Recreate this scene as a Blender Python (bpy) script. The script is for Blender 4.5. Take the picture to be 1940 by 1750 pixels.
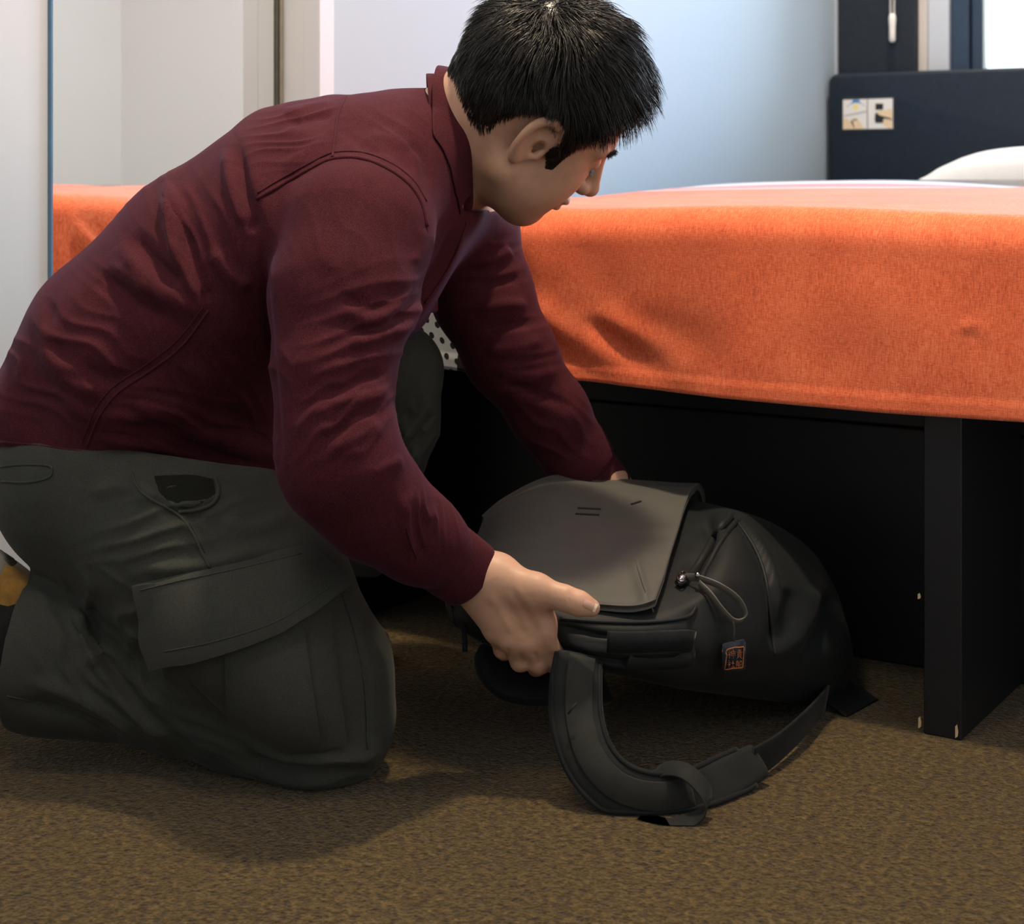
import bpy, bmesh, math, random
import numpy as np
from mathutils import Vector, Matrix
from mathutils.bvhtree import BVHTree

random.seed(7)
rng = np.random.default_rng(7)
for o in list(bpy.data.objects):
    bpy.data.objects.remove(o, do_unlink=True)
scene = bpy.context.scene
col = scene.collection

# ---------------------------------------------------------------- camera
F = 3110.0            # focal length in pixels of the 1940 px wide frame
HOR = 330.0           # horizon row
CH = 0.64             # camera height
cam_d = bpy.data.cameras.new('camera')
cam = bpy.data.objects.new('camera', cam_d)
col.objects.link(cam)
cam.location = (0, 0, CH)
cam.rotation_euler = (math.pi / 2, 0, 0)
cam_d.sensor_width = 36
cam_d.sensor_fit = 'HORIZONTAL'
cam_d.lens = 36 * F / 1940
cam_d.shift_y = -(875 - HOR) / 1940
cam_d.clip_start = 0.05
cam_d.dof.use_dof = True
cam_d.dof.focus_distance = 1.80
cam_d.dof.aperture_fstop = 9.0
scene.camera = cam

# ---------------------------------------------------------------- colour management
scene.view_settings.view_transform = 'Standard'
scene.view_settings.look = 'None'
scene.view_settings.gamma = 1
scene.view_settings.use_curve_mapping = False
scene.view_settings.exposure = -0.38
scene.cycles.use_denoising = True
scene.cycles.max_bounces = 6
scene.cycles.diffuse_bounces = 4

# ---------------------------------------------------------------- world: bright overcast daylight outside the window
w = bpy.data.worlds.new('sky')
scene.world = w
w.use_nodes = True
bg = w.node_tree.nodes['Background']
bg.inputs['Color'].default_value = (0.86, 0.93, 1.0, 1)
bg.inputs['Strength'].default_value = 3.2

# room frame: u runs along the foot of the bed (to the right, nearer), v runs away along the side wall
P0 = (0.215, 2.020)
CU, SU = 0.843, 0.538
ROOM = Matrix.Translation((P0[0], P0[1], 0)) @ Matrix.Rotation(-math.atan2(SU, CU), 4, 'Z')
def W(u, v, z=0.0):
    return Vector((P0[0] + u * CU + v * SU, P0[1] - u * SU + v * CU, z))

def area(name, loc, target, sx, sy, power, color):
    d = bpy.data.lights.new(name, 'AREA')
    d.shape = 'RECTANGLE'; d.size = sx; d.size_y = sy
    d.energy = power; d.color = color
    o = bpy.data.objects.new(name, d); col.objects.link(o)
    o.location = loc
    o.rotation_euler = (Vector(target) - Vector(loc)).to_track_quat('-Z', 'Y').to_euler()
    return o
# daylight falling in through the window opening in the headboard wall
area('window_daylight', W(0.28, 2.74, 1.62), W(0.28, 1.0, 1.45), 1.30, 1.35, 95, (0.70, 0.86, 1.0))
# warm ceiling downlight over the foot of the bed, then two added fill lights
area('ceiling_downlight', W(0.06, -0.20, 2.42), W(0.06, -0.20, 0), .12, .12, 58, (1.0, 0.80, 0.56))
area('corner_fill', W(-0.40, 2.10, 2.42), W(-0.40, 2.10, 0), .12, .12, 30, (1.0, 0.82, 0.60))  # added light that warms the wall by the headboard, no lamp known there
area('entrance_fill', W(-0.02, -1.40, 2.42), W(-0.02, -1.40, 0), .40, .40, 15, (1.0, 0.86, 0.70))  # added soft fill from the near side, brightens the bed's foot

# ---------------------------------------------------------------- materials
def new_mat(name):
    m = bpy.data.materials.new(name); m.use_nodes = True
    nt = m.node_tree
    return m, nt, nt.nodes['Principled BSDF']
def N(nt, t, **kw):
    n = nt.nodes.new(t)
    for k, v in kw.items():
        setattr(n, k, v)
    return n
def bump(nt, bsdf, height_socket, strength=0.3, dist=0.002):
    b = N(nt, 'ShaderNodeBump')
    b.inputs['Strength'].default_value = strength
    b.inputs['Distance'].default_value = dist
    nt.links.new(height_socket, b.inputs['Height'])
    nt.links.new(b.outputs['Normal'], bsdf.inputs['Normal'])
    return b
def noise(nt, scale, detail=3, rough=0.6, vec=None):
    n = N(nt, 'ShaderNodeTexNoise')
    n.inputs['Scale'].default_value = scale
    n.inputs['Detail'].default_value = detail
    n.inputs['Roughness'].default_value = rough
    if vec: nt.links.new(vec, n.inputs['Vector'])
    return n
def coords(nt, scale=(1, 1, 1), kind='Object'):
    tc = N(nt, 'ShaderNodeTexCoord'); mp = N(nt, 'ShaderNodeMapping')
    mp.inputs['Scale'].default_value = scale
    nt.links.new(tc.outputs[kind], mp.inputs['Vector'])
    return mp.outputs['Vector']
def ramp(nt, fac, stops):
    r = N(nt, 'ShaderNodeValToRGB')
    els = r.color_ramp.elements
    while len(els) > 1: els.remove(els[-1])
    els[0].position = stops[0][0]; els[0].color = (*stops[0][1], 1)
    for p, c in stops[1:]:
        e = els.new(p); e.color = (*c, 1)
    nt.links.new(fac, r.inputs['Fac'])
    return r
def plain(name, color, rough=0.6, metal=0.0, nscale=None, namp=0.12, bscale=None, bstr=0.2, bdist=0.001, sheen=0.0, spec=0.5, coat=0.0):
    m, nt, b = new_mat(name)
    b.inputs['Base Color'].default_value = (*color, 1)
    b.inputs['Roughness'].default_value = rough
    b.inputs['Metallic'].default_value = metal
    b.inputs['Specular IOR Level'].default_value = spec
    b.inputs['Coat Weight'].default_value = coat
    if sheen:
        b.inputs['Sheen Weight'].default_value = sheen
        b.inputs['Sheen Roughness'].default_value = 0.4
    vec = coords(nt)
    if nscale:
        n = noise(nt, nscale, 3, 0.6, vec)
        lo = tuple(max(0, c * (1 - namp)) for c in color); hi = tuple(min(1, c * (1 + namp)) for c in color)
        r = ramp(nt, n.outputs['Fac'], [(0.3, lo), (0.7, hi)])
        nt.links.new(r.outputs['Color'], b.inputs['Base Color'])
    if bscale:
        n2 = noise(nt, bscale, 2, 0.5, vec)
        bump(nt, b, n2.outputs['Fac'], bstr, bdist)
    return m

def cloth(name, color, weave=900.0, rough=0.85, sheen=0.3, sheen_col=None, namp=0.18, bstr=0.35, nscale=35, speckle=0.0, spec=0.08):
    """woven cloth: fine crossed thread relief and a slightly uneven dye"""
    m, nt, b = new_mat(name)
    vec = coords(nt)
    n1 = noise(nt, nscale, 4, 0.6, vec)
    lo = tuple(c * (1 - namp) for c in color); hi = tuple(min(1, c * (1 + namp)) for c in color)
    r = ramp(nt, n1.outputs['Fac'], [(0.3, lo), (0.7, hi)])
    colour = r.outputs['Color']
    n3 = noise(nt, weave, 1, 0.5, vec)
    if speckle:
        mx = N(nt, 'ShaderNodeMix', data_type='RGBA', blend_type='MULTIPLY')
        r3 = ramp(nt, n3.outputs['Fac'], [(0.3, (1 - speckle,) * 3), (0.7, (1 + speckle,) * 3)])
        mx.inputs[0].default_value = 1.0
        nt.links.new(colour, mx.inputs[6]); nt.links.new(r3.outputs['Color'], mx.inputs[7])
        colour = mx.outputs[2]
    nt.links.new(colour, b.inputs['Base Color'])
    b.inputs['Roughness'].default_value = rough
    b.inputs['Specular IOR Level'].default_value = spec
    b.inputs['Sheen Weight'].default_value = sheen
    b.inputs['Sheen Roughness'].default_value = 0.35
    if sheen_col: b.inputs['Sheen Tint'].default_value = (*sheen_col, 1)
    bump(nt, b, n3.outputs['Fac'], bstr, 0.0006)
    return m

# ---------------------------------------------------------------- object helpers
def link(o, parent=None):
    col.objects.link(o)
    if parent is not None:
        o.parent = parent
        o.matrix_parent_inverse = parent.matrix_world.inverted()
    return o
def mesh_obj(name, verts, faces, mat, parent=None, smooth=True, matrix=None):
    me = bpy.data.meshes.new(name)
    v = np.asarray(verts, dtype=np.float32)
    if isinstance(faces, np.ndarray):
        nf, k = faces.shape
        me.vertices.add(len(v)); me.vertices.foreach_set('co', v.ravel())
        me.loops.add(nf * k); me.loops.foreach_set('vertex_index', faces.astype(np.int32).ravel())
        me.polygons.add(nf)
        me.polygons.foreach_set('loop_start', np.arange(0, nf * k, k, dtype=np.int32))
        me.polygons.foreach_set('loop_total', np.full(nf, k, dtype=np.int32))
        me.update(calc_edges=True); me.validate()
    else:
        me.from_pydata([tuple(map(float, p)) for p in v], [], faces); me.update()
    if smooth: me.polygons.foreach_set('use_smooth', [True] * len(me.polygons))
    if mat is not None: me.materials.append(mat)
    o = bpy.data.objects.new(name, me)
    if matrix is not None: o.matrix_world = matrix
    link(o, parent)
    if parent is not None and matrix is not None:
        o.matrix_world = matrix
    return o
def bm_obj(name, bm, mat, parent=None, smooth=False, matrix=None):
    bmesh.ops.recalc_face_normals(bm, faces=bm.faces)
    me = bpy.data.meshes.new(name); bm.to_mesh(me); bm.free()
    if smooth: me.polygons.foreach_set('use_smooth', [True] * len(me.polygons))
    if mat is not None: me.materials.append(mat)
    o = bpy.data.objects.new(name, me)
    if matrix is not None: o.matrix_world = matrix
    link(o, parent)
    if parent is not None and matrix is not None: o.matrix_world = matrix
    return o
def add_box(bm, x0, x1, y0, y1, z0, z1):
    vs = [bm.verts.new(p) for p in ((x0,y0,z0),(x1,y0,z0),(x1,y1,z0),(x0,y1,z0),(x0,y0,z1),(x1,y0,z1),(x1,y1,z1),(x0,y1,z1))]
    for f in ((0,1,2,3),(4,5,6,7),(0,1,5,4),(1,2,6,5),(2,3,7,6),(3,0,4,7)):
        bm.faces.new([vs[i] for i in f])
    return vs
def box(name, x0, x1, y0, y1, z0, z1, mat, parent=None, bevel=0.0, segs=3, matrix=ROOM, smooth=False):
    bm = bmesh.new(); add_box(bm, x0, x1, y0, y1, z0, z1)
    if bevel:
        bmesh.ops.bevel(bm, geom=list(bm.edges), offset=bevel, segments=segs, profile=0.5, affect='EDGES')
    o = bm_obj(name, bm, mat, parent, smooth, matrix)
    return o
def tag(o, label=None, cat=None, group=None, kind=None):
    if label: o['label'] = label
    if cat: o['category'] = cat
    if group: o['group'] = group
    if kind: o['kind'] = kind
    return o
def empty(name, loc=(0, 0, 0), rz=0.0):
    o = bpy.data.objects.new(name, None); o.empty_display_size = 0.05
    o.matrix_world = Matrix.Translation(loc) @ Matrix.Rotation(rz, 4, 'Z')
    col.objects.link(o)
    return o
def tube_arrays(pts, radii, n=8, flat=None, cap=True):
    """swept tube through 3D points; returns verts, quad/tri faces lists"""
    P = np.asarray(pts, float); m = len(P)
    R = np.full(m, radii, float) if np.isscalar(radii) else np.asarray(radii, float)
    T = np.gradient(P, axis=0); T /= np.linalg.norm(T, axis=1)[:, None] + 1e-12
    ref = np.array([0.0, 0, 1]) if abs(T[0][2]) < 0.9 else np.array([1.0, 0, 0])
    V = []; Fc = []
    nrm = np.cross(T[0], ref); nrm /= np.linalg.norm(nrm)
    for i in range(m):
        nrm = nrm - T[i] * nrm.dot(T[i]); nrm /= np.linalg.norm(nrm) + 1e-12
        bn = np.cross(T[i], nrm)
        for k in range(n):
            a = 2 * math.pi * k / n
            V.append(P[i] + R[i] * (math.cos(a) * nrm + math.sin(a) * bn))
    for i in range(m - 1):
        for k in range(n):
            Fc.append((i*n+k, i*n+(k+1) % n, (i+1)*n+(k+1) % n, (i+1)*n+k))
    if cap:
        Fc.append(tuple(range(n))[::-1]); Fc.append(tuple((m-1)*n+k for k in range(n)))
    return V, Fc
def tube(name, pts, radii, mat, parent=None, n=8):
    V, Fc = tube_arrays(pts, radii, n)
    return mesh_obj(name, V, Fc, mat, parent)
def smooth_path(pts, n=40):
    """Catmull-Rom through points of any dimension"""
    P = np.asarray(pts, float)
    Q = np.vstack([2*P[0]-P[1], P, 2*P[-1]-P[-2]])
    segs = len(P) - 1
    out = []
    for t in np.linspace(0, segs, n):
        i = min(int(t), segs - 1); x = t - i
        a, b, c, d = Q[i], Q[i+1], Q[i+2], Q[i+3]
        out.append(0.5*((2*b)+(-a+c)*x+(2*a-5*b+4*c-d)*x*x+(-a+3*b-3*c+d)*x**3))
    return np.array(out)
def ribbon_arrays(pts, width_dirs, widths, thick):
    """flat strap: pts along it, width direction per point, thickness normal to it"""
    P = np.asarray(pts, float); m = len(P)
    D = np.asarray(width_dirs, float)
    if D.ndim == 1: D = np.tile(D, (m, 1))
    Wd = np.full(m, widths, float) if np.isscalar(widths) else np.asarray(widths, float)
    T = np.gradient(P, axis=0); T /= np.linalg.norm(T, axis=1)[:, None] + 1e-12
    V = []; Fc = []
    prof = [(-1, -.6), (-.94, -1), (.94, -1), (1, -.6), (1, .6), (.94, 1), (-.94, 1), (-1, .6)]
    n = len(prof)
    for i in range(m):
        d = D[i] - T[i]*D[i].dot(T[i]); d /= np.linalg.norm(d) + 1e-12
        nn = np.cross(T[i], d)
        for a, b in prof:
            V.append(P[i] + d*a*Wd[i]/2 + nn*b*thick/2)
    for i in range(m-1):
        for k in range(n):
            Fc.append((i*n+k, i*n+(k+1) % n, (i+1)*n+(k+1) % n, (i+1)*n+k))
    Fc.append(tuple(range(n))[::-1]); Fc.append(tuple((m-1)*n+k for k in range(n)))
    return V, Fc
def PX(px, py, d):
    """point seen at pixel (px, py) at distance d in front of the camera"""
    return np.array([(px - 970) * d / F, d, CH - (py - HOR) * d / F])
def foot_uz(px, py, v=0.0):
    """where the sight line through a pixel meets the plane of the bed's foot: (u, z)"""
    r = (px - 970) / F
    bx, by = P0[0] + v*SU, P0[1] + v*CU
    u = (by*r - bx) / (CU + SU*r)
    d = by - u*SU
    return u, CH - (py - HOR)*d/F
# ================================================================ the room
M_wall = plain('white_wall_paint', (0.86, 0.885, 0.91), 0.7, bscale=260, bstr=0.12, bdist=0.001)
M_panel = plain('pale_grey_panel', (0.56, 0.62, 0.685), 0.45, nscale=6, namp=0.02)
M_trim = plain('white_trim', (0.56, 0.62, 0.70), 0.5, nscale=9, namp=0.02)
M_ceil = plain('ceiling_paint', (0.78, 0.78, 0.77), 0.8, nscale=4, namp=0.03)
M_dark = plain('dark_lacquer', (0.028, 0.034, 0.040), 0.42, nscale=40, namp=0.2)

def carpet_material():
    m, nt, b = new_mat('brown_loop_carpet')
    vec = coords(nt)
    v = N(nt, 'ShaderNodeTexVoronoi'); v.inputs['Scale'].default_value = 230
    nt.links.new(vec, v.inputs['Vector'])
    n = noise(nt, 120, 3, 0.75, vec); n2 = noise(nt, 430, 2, 0.6, vec); n4 = noise(nt, 5, 2, 0.5, vec)
    r = ramp(nt, n.outputs['Fac'], [(0.30, (0.014, 0.009, 0.0025)), (0.48, (0.066, 0.044, 0.0125)), (0.72, (0.165, 0.114, 0.036))])
    r2 = ramp(nt, n2.outputs['Fac'], [(0.3, (0.55, 0.55, 0.55)), (0.7, (1.35, 1.3, 1.2))])
    r4 = ramp(nt, n4.outputs['Fac'], [(0.3, (0.9, 0.9, 0.92)), (0.7, (1.06, 1.05, 1.02))])
    mx = N(nt, 'ShaderNodeMix', data_type='RGBA', blend_type='MULTIPLY'); mx.inputs[0].default_value = 1
    nt.links.new(r.outputs['Color'], mx.inputs[6]); nt.links.new(r2.outputs['Color'], mx.inputs[7])
    mx2 = N(nt, 'ShaderNodeMix', data_type='RGBA', blend_type='MULTIPLY'); mx2.inputs[0].default_value = 1
    nt.links.new(mx.outputs[2], mx2.inputs[6]); nt.links.new(r4.outputs['Color'], mx2.inputs[7])
    nt.links.new(mx2.outputs[2], b.inputs['Base Color'])
    b.inputs['Roughness'].default_value = 0.95; b.inputs['Specular IOR Level'].default_value = 0.1
    b.inputs['Sheen Weight'].default_value = 0.15
    add = N(nt, 'ShaderNodeMath', operation='ADD')
    nt.links.new(v.outputs['Distance'], add.inputs[0]); nt.links.new(n.outputs['Fac'], add.inputs[1])
    bump(nt, b, add.outputs[0], 0.9, 0.004)
    return m
M_carpet = carpet_material()

UA, UM, VB = -0.80, -0.88, 2.55      # side wall, mirror wall, window wall
UR, VF, ZC = 1.85, -3.4, 2.45
def struct(o): o['kind'] = 'structure'; return o
struct(box('floor', UM - .1, UR + .1, VF - .1, VB + .1, -0.08, 0.0, M_carpet))
struct(box('ceiling', UM - .1, UR + .1, VF - .1, VB + .1, ZC, ZC + .08, M_ceil))
M_wall_daylit = plain('daylight_tinted_wall_white', (0.385, 0.49, 0.59), 0.7, bscale=260, bstr=0.12, bdist=0.001)  # white wall, its cool daylight cast painted into the base colour
struct(box('wall_left', UA - .15, UA, 0.303, VB, 0, ZC, M_wall_daylit))
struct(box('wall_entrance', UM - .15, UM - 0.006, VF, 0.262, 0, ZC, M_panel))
struct(box('wall_right', UR, UR + .1, VF, VB, 0, ZC, M_wall))
struct(box('wall_front', UM - .1, UR + .1, VF - .1, VF, 0, ZC, M_wall))
# return beside the mirror and its corner trim
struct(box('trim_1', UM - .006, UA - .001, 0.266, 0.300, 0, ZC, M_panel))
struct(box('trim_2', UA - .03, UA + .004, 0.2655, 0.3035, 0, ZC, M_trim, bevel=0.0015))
# window wall with its opening
WU0, WU1, WZ0, WZ1 = -0.565, 0.95, 0.70, 2.28
bm = bmesh.new()
add_box(bm, UA - .15, WU0, VB, VB + .16, 0, ZC)
add_box(bm, WU1, UR, VB, VB + .16, 0, ZC)
add_box(bm, WU0, WU1, VB, VB + .16, 0, WZ0)
add_box(bm, WU0, WU1, VB, VB + .16, WZ1, ZC)
struct(bm_obj('wall_back', bm, M_wall, None, False, ROOM))
struct(box('trim_3', UA, UA + .012, VB - .02, VB, 0, ZC, M_trim))
# dark panel between the corner and the window
struct(box('trim_4', UA + .012, WU0 - .002, VB - .03, VB, 0, ZC, plain('dark_wall_panel', (0.016, 0.024, 0.036), 0.6, nscale=60, namp=0.15, spec=.25), bevel=.002))
# white jamb
struct(box('trim_5', WU0, -0.543, VB - .004, VB + .05, WZ0, WZ1, plain('jamb_grey', (0.62, 0.60, 0.57), .6, nscale=8, namp=.02)))
struct(box('trim_6', -0.543, -0.486, VB + .005, VB + .05, WZ0, WZ1, M_trim, bevel=.003))

M_frame = plain('dark_window_frame', (0.022, 0.045, 0.085), 0.35, nscale=30, namp=0.1)
M_seal = plain('pale_glazing_bead', (0.62, 0.78, 0.90), 0.3, nscale=20, namp=0.03)
def glass_mat(name, tint=(0.95, 0.98, 1.0)):
    m, nt, b = new_mat(name)
    out = nt.nodes['Material Output']; nt.nodes.remove(b)
    tr = N(nt, 'ShaderNodeBsdfTransparent'); tr.inputs['Color'].default_value = (*tint, 1)
    gl = N(nt, 'ShaderNodeBsdfGlossy'); gl.inputs['Roughness'].default_value = 0.02
    mx = N(nt, 'ShaderNodeMixShader'); fr = N(nt, 'ShaderNodeFresnel'); fr.inputs['IOR'].default_value = 1.3
    nt.links.new(fr.outputs[0], mx.inputs[0]); nt.links.new(tr.outputs[0], mx.inputs[1]); nt.links.new(gl.outputs[0], mx.inputs[2])
    nt.links.new(mx.outputs[0], out.inputs['Surface'])
    return m
win = empty('window_1', W(0.2, VB, WZ0), -math.atan2(SU, CU)); win['kind'] = 'structure'
def winpart(name, *a, mat=None, bevel=0.0): return box(name, *a, mat, win, bevel)
winpart('frame_stile', -0.486, -0.436, VB + .02, VB + .11, WZ0, WZ1, mat=M_frame, bevel=.004)
winpart('frame_stile', -0.434, -0.406, VB + .035, VB + .11, WZ0, WZ1, mat=M_frame, bevel=.004)
winpart('glazing_bead', -0.405, -0.396, VB + .045, VB + .08, WZ0 + .05, WZ1 - .05, mat=M_seal)
winpart('frame_stile', WU1 - .08, WU1, VB + .02, VB + .11, WZ0, WZ1, mat=M_frame, bevel=.004)
winpart('frame_rail', -0.406, WU1 - .08, VB + .02, VB + .11, WZ0, WZ0 + .06, mat=M_frame, bevel=.004)
winpart('frame_rail', -0.406, WU1 - .08, VB + .02, VB + .11, WZ1 - .06, WZ1, mat=M_frame, bevel=.004)
winpart('pane', -0.400, WU1 - .08, VB + .06, VB + .066, WZ0 + .05, WZ1 - .05, mat=glass_mat('window_glass'))

# baseboards
struct(box('baseboard_left', UA, UA + .012, 0.31, VB - .02, 0, .07, M_trim))
struct(box('baseboard_right', UR - .012, UR, VF, VB, 0, .07, M_trim))

# blind chain hanging in front of the dark panel
M_plast = plain('white_plastic', (0.85, 0.84, 0.80), 0.35, nscale=200, namp=.03)
def wallB(px, py, v):
    r = (px - 970) / F
    bx, by = P0[0] + v*SU, P0[1] + v*CU
    u = (by*r - bx) / (CU + SU*r); d = by - u*SU
    return np.array(W(u, v, CH - (py - HOR)*d/F))
chain = empty('blind_chain', wallB(1691, 80, VB - .055))
for k, dx in enumerate((-4.5, 4.5)):
    bm = bmesh.new()
    top = wallB(1690 + dx, -160, VB - .055); bot = wallB(1690.5 + dx*.75, 32, VB - .055)
    L = np.linalg.norm(top - bot); nb = int(L / 0.0058)
    for i in range(nb):
        p = top + (bot - top) * (i + .5) / nb
        bmesh.ops.create_icosphere(bm, subdivisions=1, radius=0.0031, matrix=Matrix.Translation(p) @ Matrix.Diagonal((1, 1, .9, 1)))
    o = bm_obj('bead_strand', bm, M_plast, chain, True)
pp = [wallB(1690.5, y, VB - .055) for y in (26, 32, 40, 50, 64, 76, 80)]
V, Fc = tube_arrays(pp, [.0062, .0098, .0100, .0088, .0086, .0086, .005], 10)
mesh_obj('pull_weight', V, Fc, M_plast, chain)
tag(chain, 'white beaded blind chain with a slim plastic weight hanging before the dark panel', 'blind chain')

# mirror
m, nt, b = new_mat('mirror_glass')
b.inputs['Base Color'].default_value = (0.96, 0.97, 0.96, 1); b.inputs['Metallic'].default_value = 1; b.inputs['Roughness'].default_value = 0.012
M_mirror = m
M_edge = plain('mirror_edge', (0.10, 0.22, 0.36), 0.15, nscale=30, namp=.1)
M_metal = plain('brushed_trim_metal', (0.42, 0.38, 0.30), 0.35, 0.9, nscale=60, namp=.1)
mir = empty('mirror', W(UM, 0.02, 0.08), -math.atan2(SU, CU))
box('mirror_pane', UM - .004, UM + .001, -0.221, 0.252, 0.10, 2.2, M_mirror, mir)
box('mirror_edge', UM - .005, UM + .0012, -0.2245, -0.2212, 0.10, 2.2, M_edge, mir)
box('edge_channel', UM - .005, UM + .005, 0.2522, 0.2565, 0.0, 2.25, plain('channel_dark', (.10, .11, .09), .4, .6, nscale=50), mir, bevel=.001)
box('edge_channel', UM - .005, UM + .009, 0.2568, 0.2640, 0.0, 2.25, M_metal, mir, bevel=.001)
tag(mir, 'tall frameless mirror on the pale wall behind the kneeling person, showing the orange bed', 'mirror')
# ================================================================ the bed
M_black = plain('black_bed_board', (0.0045, 0.006, 0.009), 0.45, nscale=50, namp=.25)
M_matt = cloth('mattress_ticking', (0.62, 0.61, 0.58))
BU0, BU1, BL = -0.62, 0.86, 2.40
bed = empty('bed', W(0.12, 1.2, 0), -math.atan2(SU, CU))
box('plinth', BU0 + .04, BU1 - .04, 0.26, BL, 0.0, 0.31, M_black, bed, .003)
box('platform', BU0 + .03, BU1 - .03, 0.26, BL, 0.3105, 0.376, M_black, bed, .003)
pan = box('leg_panel', 0.292, 0.336, 0.018, 0.258, 0.0, 0.3755, M_black, bed, .0015)
box('leg_panel', BU0 + .03, BU0 + .074, 0.018, 0.258, 0.0, 0.3755, M_black, bed, .0015)
M_chip = plain('bare_chipped_wood', (0.62, 0.47, 0.28), .8, nscale=90, namp=.2)
for (px, py, h) in ((1741, 1129, .007), (1742, 1368, .014), (1812, 1385, .016)):
    u, z = foot_uz(px, py, 0.018)
    bm = bmesh.new()
    vs = [bm.verts.new(p) for p in ((u-.0012, .0172, z-h/2), (u+.0016, .0172, z-h/3), (u+.0022, .0172, z), (u+.0008, .0172, z+h/2), (u-.0012, .0172, z+h/3))]
    f = bm.faces.new(vs); r = bmesh.ops.extrude_face_region(bm, geom=[f])
    bmesh.ops.translate(bm, verts=[e for e in r['geom'] if isinstance(e, bmesh.types.BMVert)], vec=(0, .0012, 0))
    bm_obj('paint_chip', bm, M_chip, pan, False, ROOM)
box('mattress', BU0 + .02, BU1 - .02, 0.03, BL - .02, 0.377, 0.565, M_matt, bed, .05, 4, smooth=True)
tag(bed, 'low bed with a black board base and a mattress under the orange throw', 'bed')

# ---- throw: a woven orange bedspread with a patterned far half
def smoothstep(a, b, x):
    t = np.clip((x - a) / (b - a), 0, 1); return t*t*(3 - 2*t)
def top_z(u, v):
    z = 0.598 + 0.010*smoothstep(.1, 1.2, v) + 0.005*np.sin(u*4.1 + v*2.2) * np.clip(v*3, 0, 1) + 0.004*np.sin(u*9 - v*6.0 + 1)
    z += 0.010*np.exp(-((u + .25 - .9*(v-.3))/.25)**2) * np.exp(-((v - .15)/.30)**2)
    z += 0.012*np.exp(-((v - 1.60)/.25)**2 - ((u + .30)/.35)**2)       # duvet fold rising under the pattern
    z += 0.010*np.exp(-((v - 1.35)/.14)**2) * (0.6 + .4*np.sin(u*6))
    z += 0.006*np.exp(-((v - .75)/.18)**2 - ((u - .35)/.35)**2)
    return z
# folds on the hanging foot, as polylines in (u, z) with amplitude, half width
foot_folds = [
    ([(1010, 600), (1060, 650), (1120, 695), (1180, 722)], -0.011, 0.016),
    ([(1000, 560), (1040, 610), (1100, 655), (1180, 700)], 0.010, 0.020),
    ([(1110, 605), (1160, 640), (1220, 672), (1290, 708)], -0.015, 0.015),
    ([(1130, 585), (1190, 625), (1260, 665), (1340, 705)], 0.009, 0.020),
    ([(1180, 590), (1280, 640), (1400, 690)], -0.008, 0.024),
    ([(960, 480), (1000, 540), (1040, 590)], -0.006, 0.025),
    ([(1080, 440), (1150, 540), (1210, 600)], -0.004, 0.030),
    ([(1480, 640), (1600, 690), (1750, 720)], -0.004, 0.035),
    ([(1820, 614), (1850, 624), (1880, 630)], 0.006, 0.008),
    ([(1830, 622), (1870, 636)], -0.005, 0.008),
    ([(1550, 520), (1700, 590), (1850, 640)], 0.004, 0.04),
]
foot_folds = [(np.array([foot_uz(*p) for p in pl]), a*.55, wd*1.15) for pl, a, wd in foot_folds]
def seg_dist(px, py, a, b):
    d = b - a; L = d.dot(d) + 1e-12
    t = np.clip(((px - a[0])*d[0] + (py - a[1])*d[1]) / L, 0, 1)
    return np.hypot(px - a[0] - t*d[0], py - a[1] - t*d[1]), t
def poly_dist(px, py, pl):
    best = np.full(np.shape(px), 1e9); prm = np.zeros(np.shape(px)); n = len(pl) - 1
    for i in range(n):
        dd, t = seg_dist(px, py, pl[i], pl[i+1])
        prm = np.where(dd < best, (i + t)/n, prm); best = np.minimum(best, dd)
    return best, prm
def fold_foot(u, z):
    out = 0.006*np.sin(u*3.2 + .6) * smoothstep(.56, .40, z)
    for pl, a, wd in foot_folds:
        dd, t = poly_dist(u, z, pl)
        out = out + a*np.exp(-(dd/(wd*(.6 + .8*t)))**2)*np.sin(math.pi*np.clip(t, 0, 1))**.8
    return out
def fold_side(v, z):
    k = v*1.0 - (z - .45)*-0.9
    return (0.010*np.sin(k*52) + 0.006*np.sin(k*87 + 1)) * smoothstep(.60, .50, z) * np.exp(-(v/.6)**2) + 0.004*np.sin(v*7)
def hem_z(kind, s):
    """height of the hem: s is u on the foot, v on the side"""
    if kind == 'foot':
        return np.interp(s, [-.62, -.36, -.31, -.13, 0.05, .25, .45, .86], [.385, .379, .377, .378, .371, .369, .372, .372])
    return np.interp(s, [0, .05, .15, 2.4], [.415, .440, .455, .455])
ER = 0.045            # edge rounding
VTOP = 1.90
CR = 0.05
def throw_path():
    pts = []   # (u, v, nu, nv, kind, s)
    for v in np.concatenate([np.linspace(VTOP, .5, 40), np.linspace(.48, CR, 60)]): pts.append((BU0, v, -1, 0, 'side', v))
    for a in np.linspace(0, math.pi/2, 14)[1:-1]:
        pts.append((BU0 + CR - CR*math.cos(a), CR - CR*math.sin(a), -math.cos(a), -math.sin(a), 'corner', a/(math.pi/2)))
    for u in np.linspace(BU0 + CR, BU1 - CR, 380): pts.append((u, 0, 0, -1, 'foot', u))
    for a in np.linspace(0, math.pi/2, 10)[1:-1]:
        pts.append((BU1 - CR + CR*math.sin(a), CR - CR*math.cos(a), math.sin(a), -math.cos(a), 'foot', BU1))
    for v in np.linspace(CR, VTOP, 40): pts.append((BU1, v, 1, 0, 'side', v))
    return pts
path = throw_path()
prof = []            # (inset from the vertical face, mode, value)
for x in (0.16, .14, .12, .10, .085, .07, .058): prof.append((x, 'top', 0))
for a in np.linspace(0, math.pi/2, 9): prof.append((ER - ER*math.sin(a), 'round', ER*(1 - math.cos(a))))
NDROP = 44
for t in np.linspace(0, 1, NDROP + 1)[1:]: prof.append((0, 'drop', t))
prof.append((.002, 'drop', 1.006)); prof.append((.006, 'drop', .99)); prof.append((.007, 'drop', .90))
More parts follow.
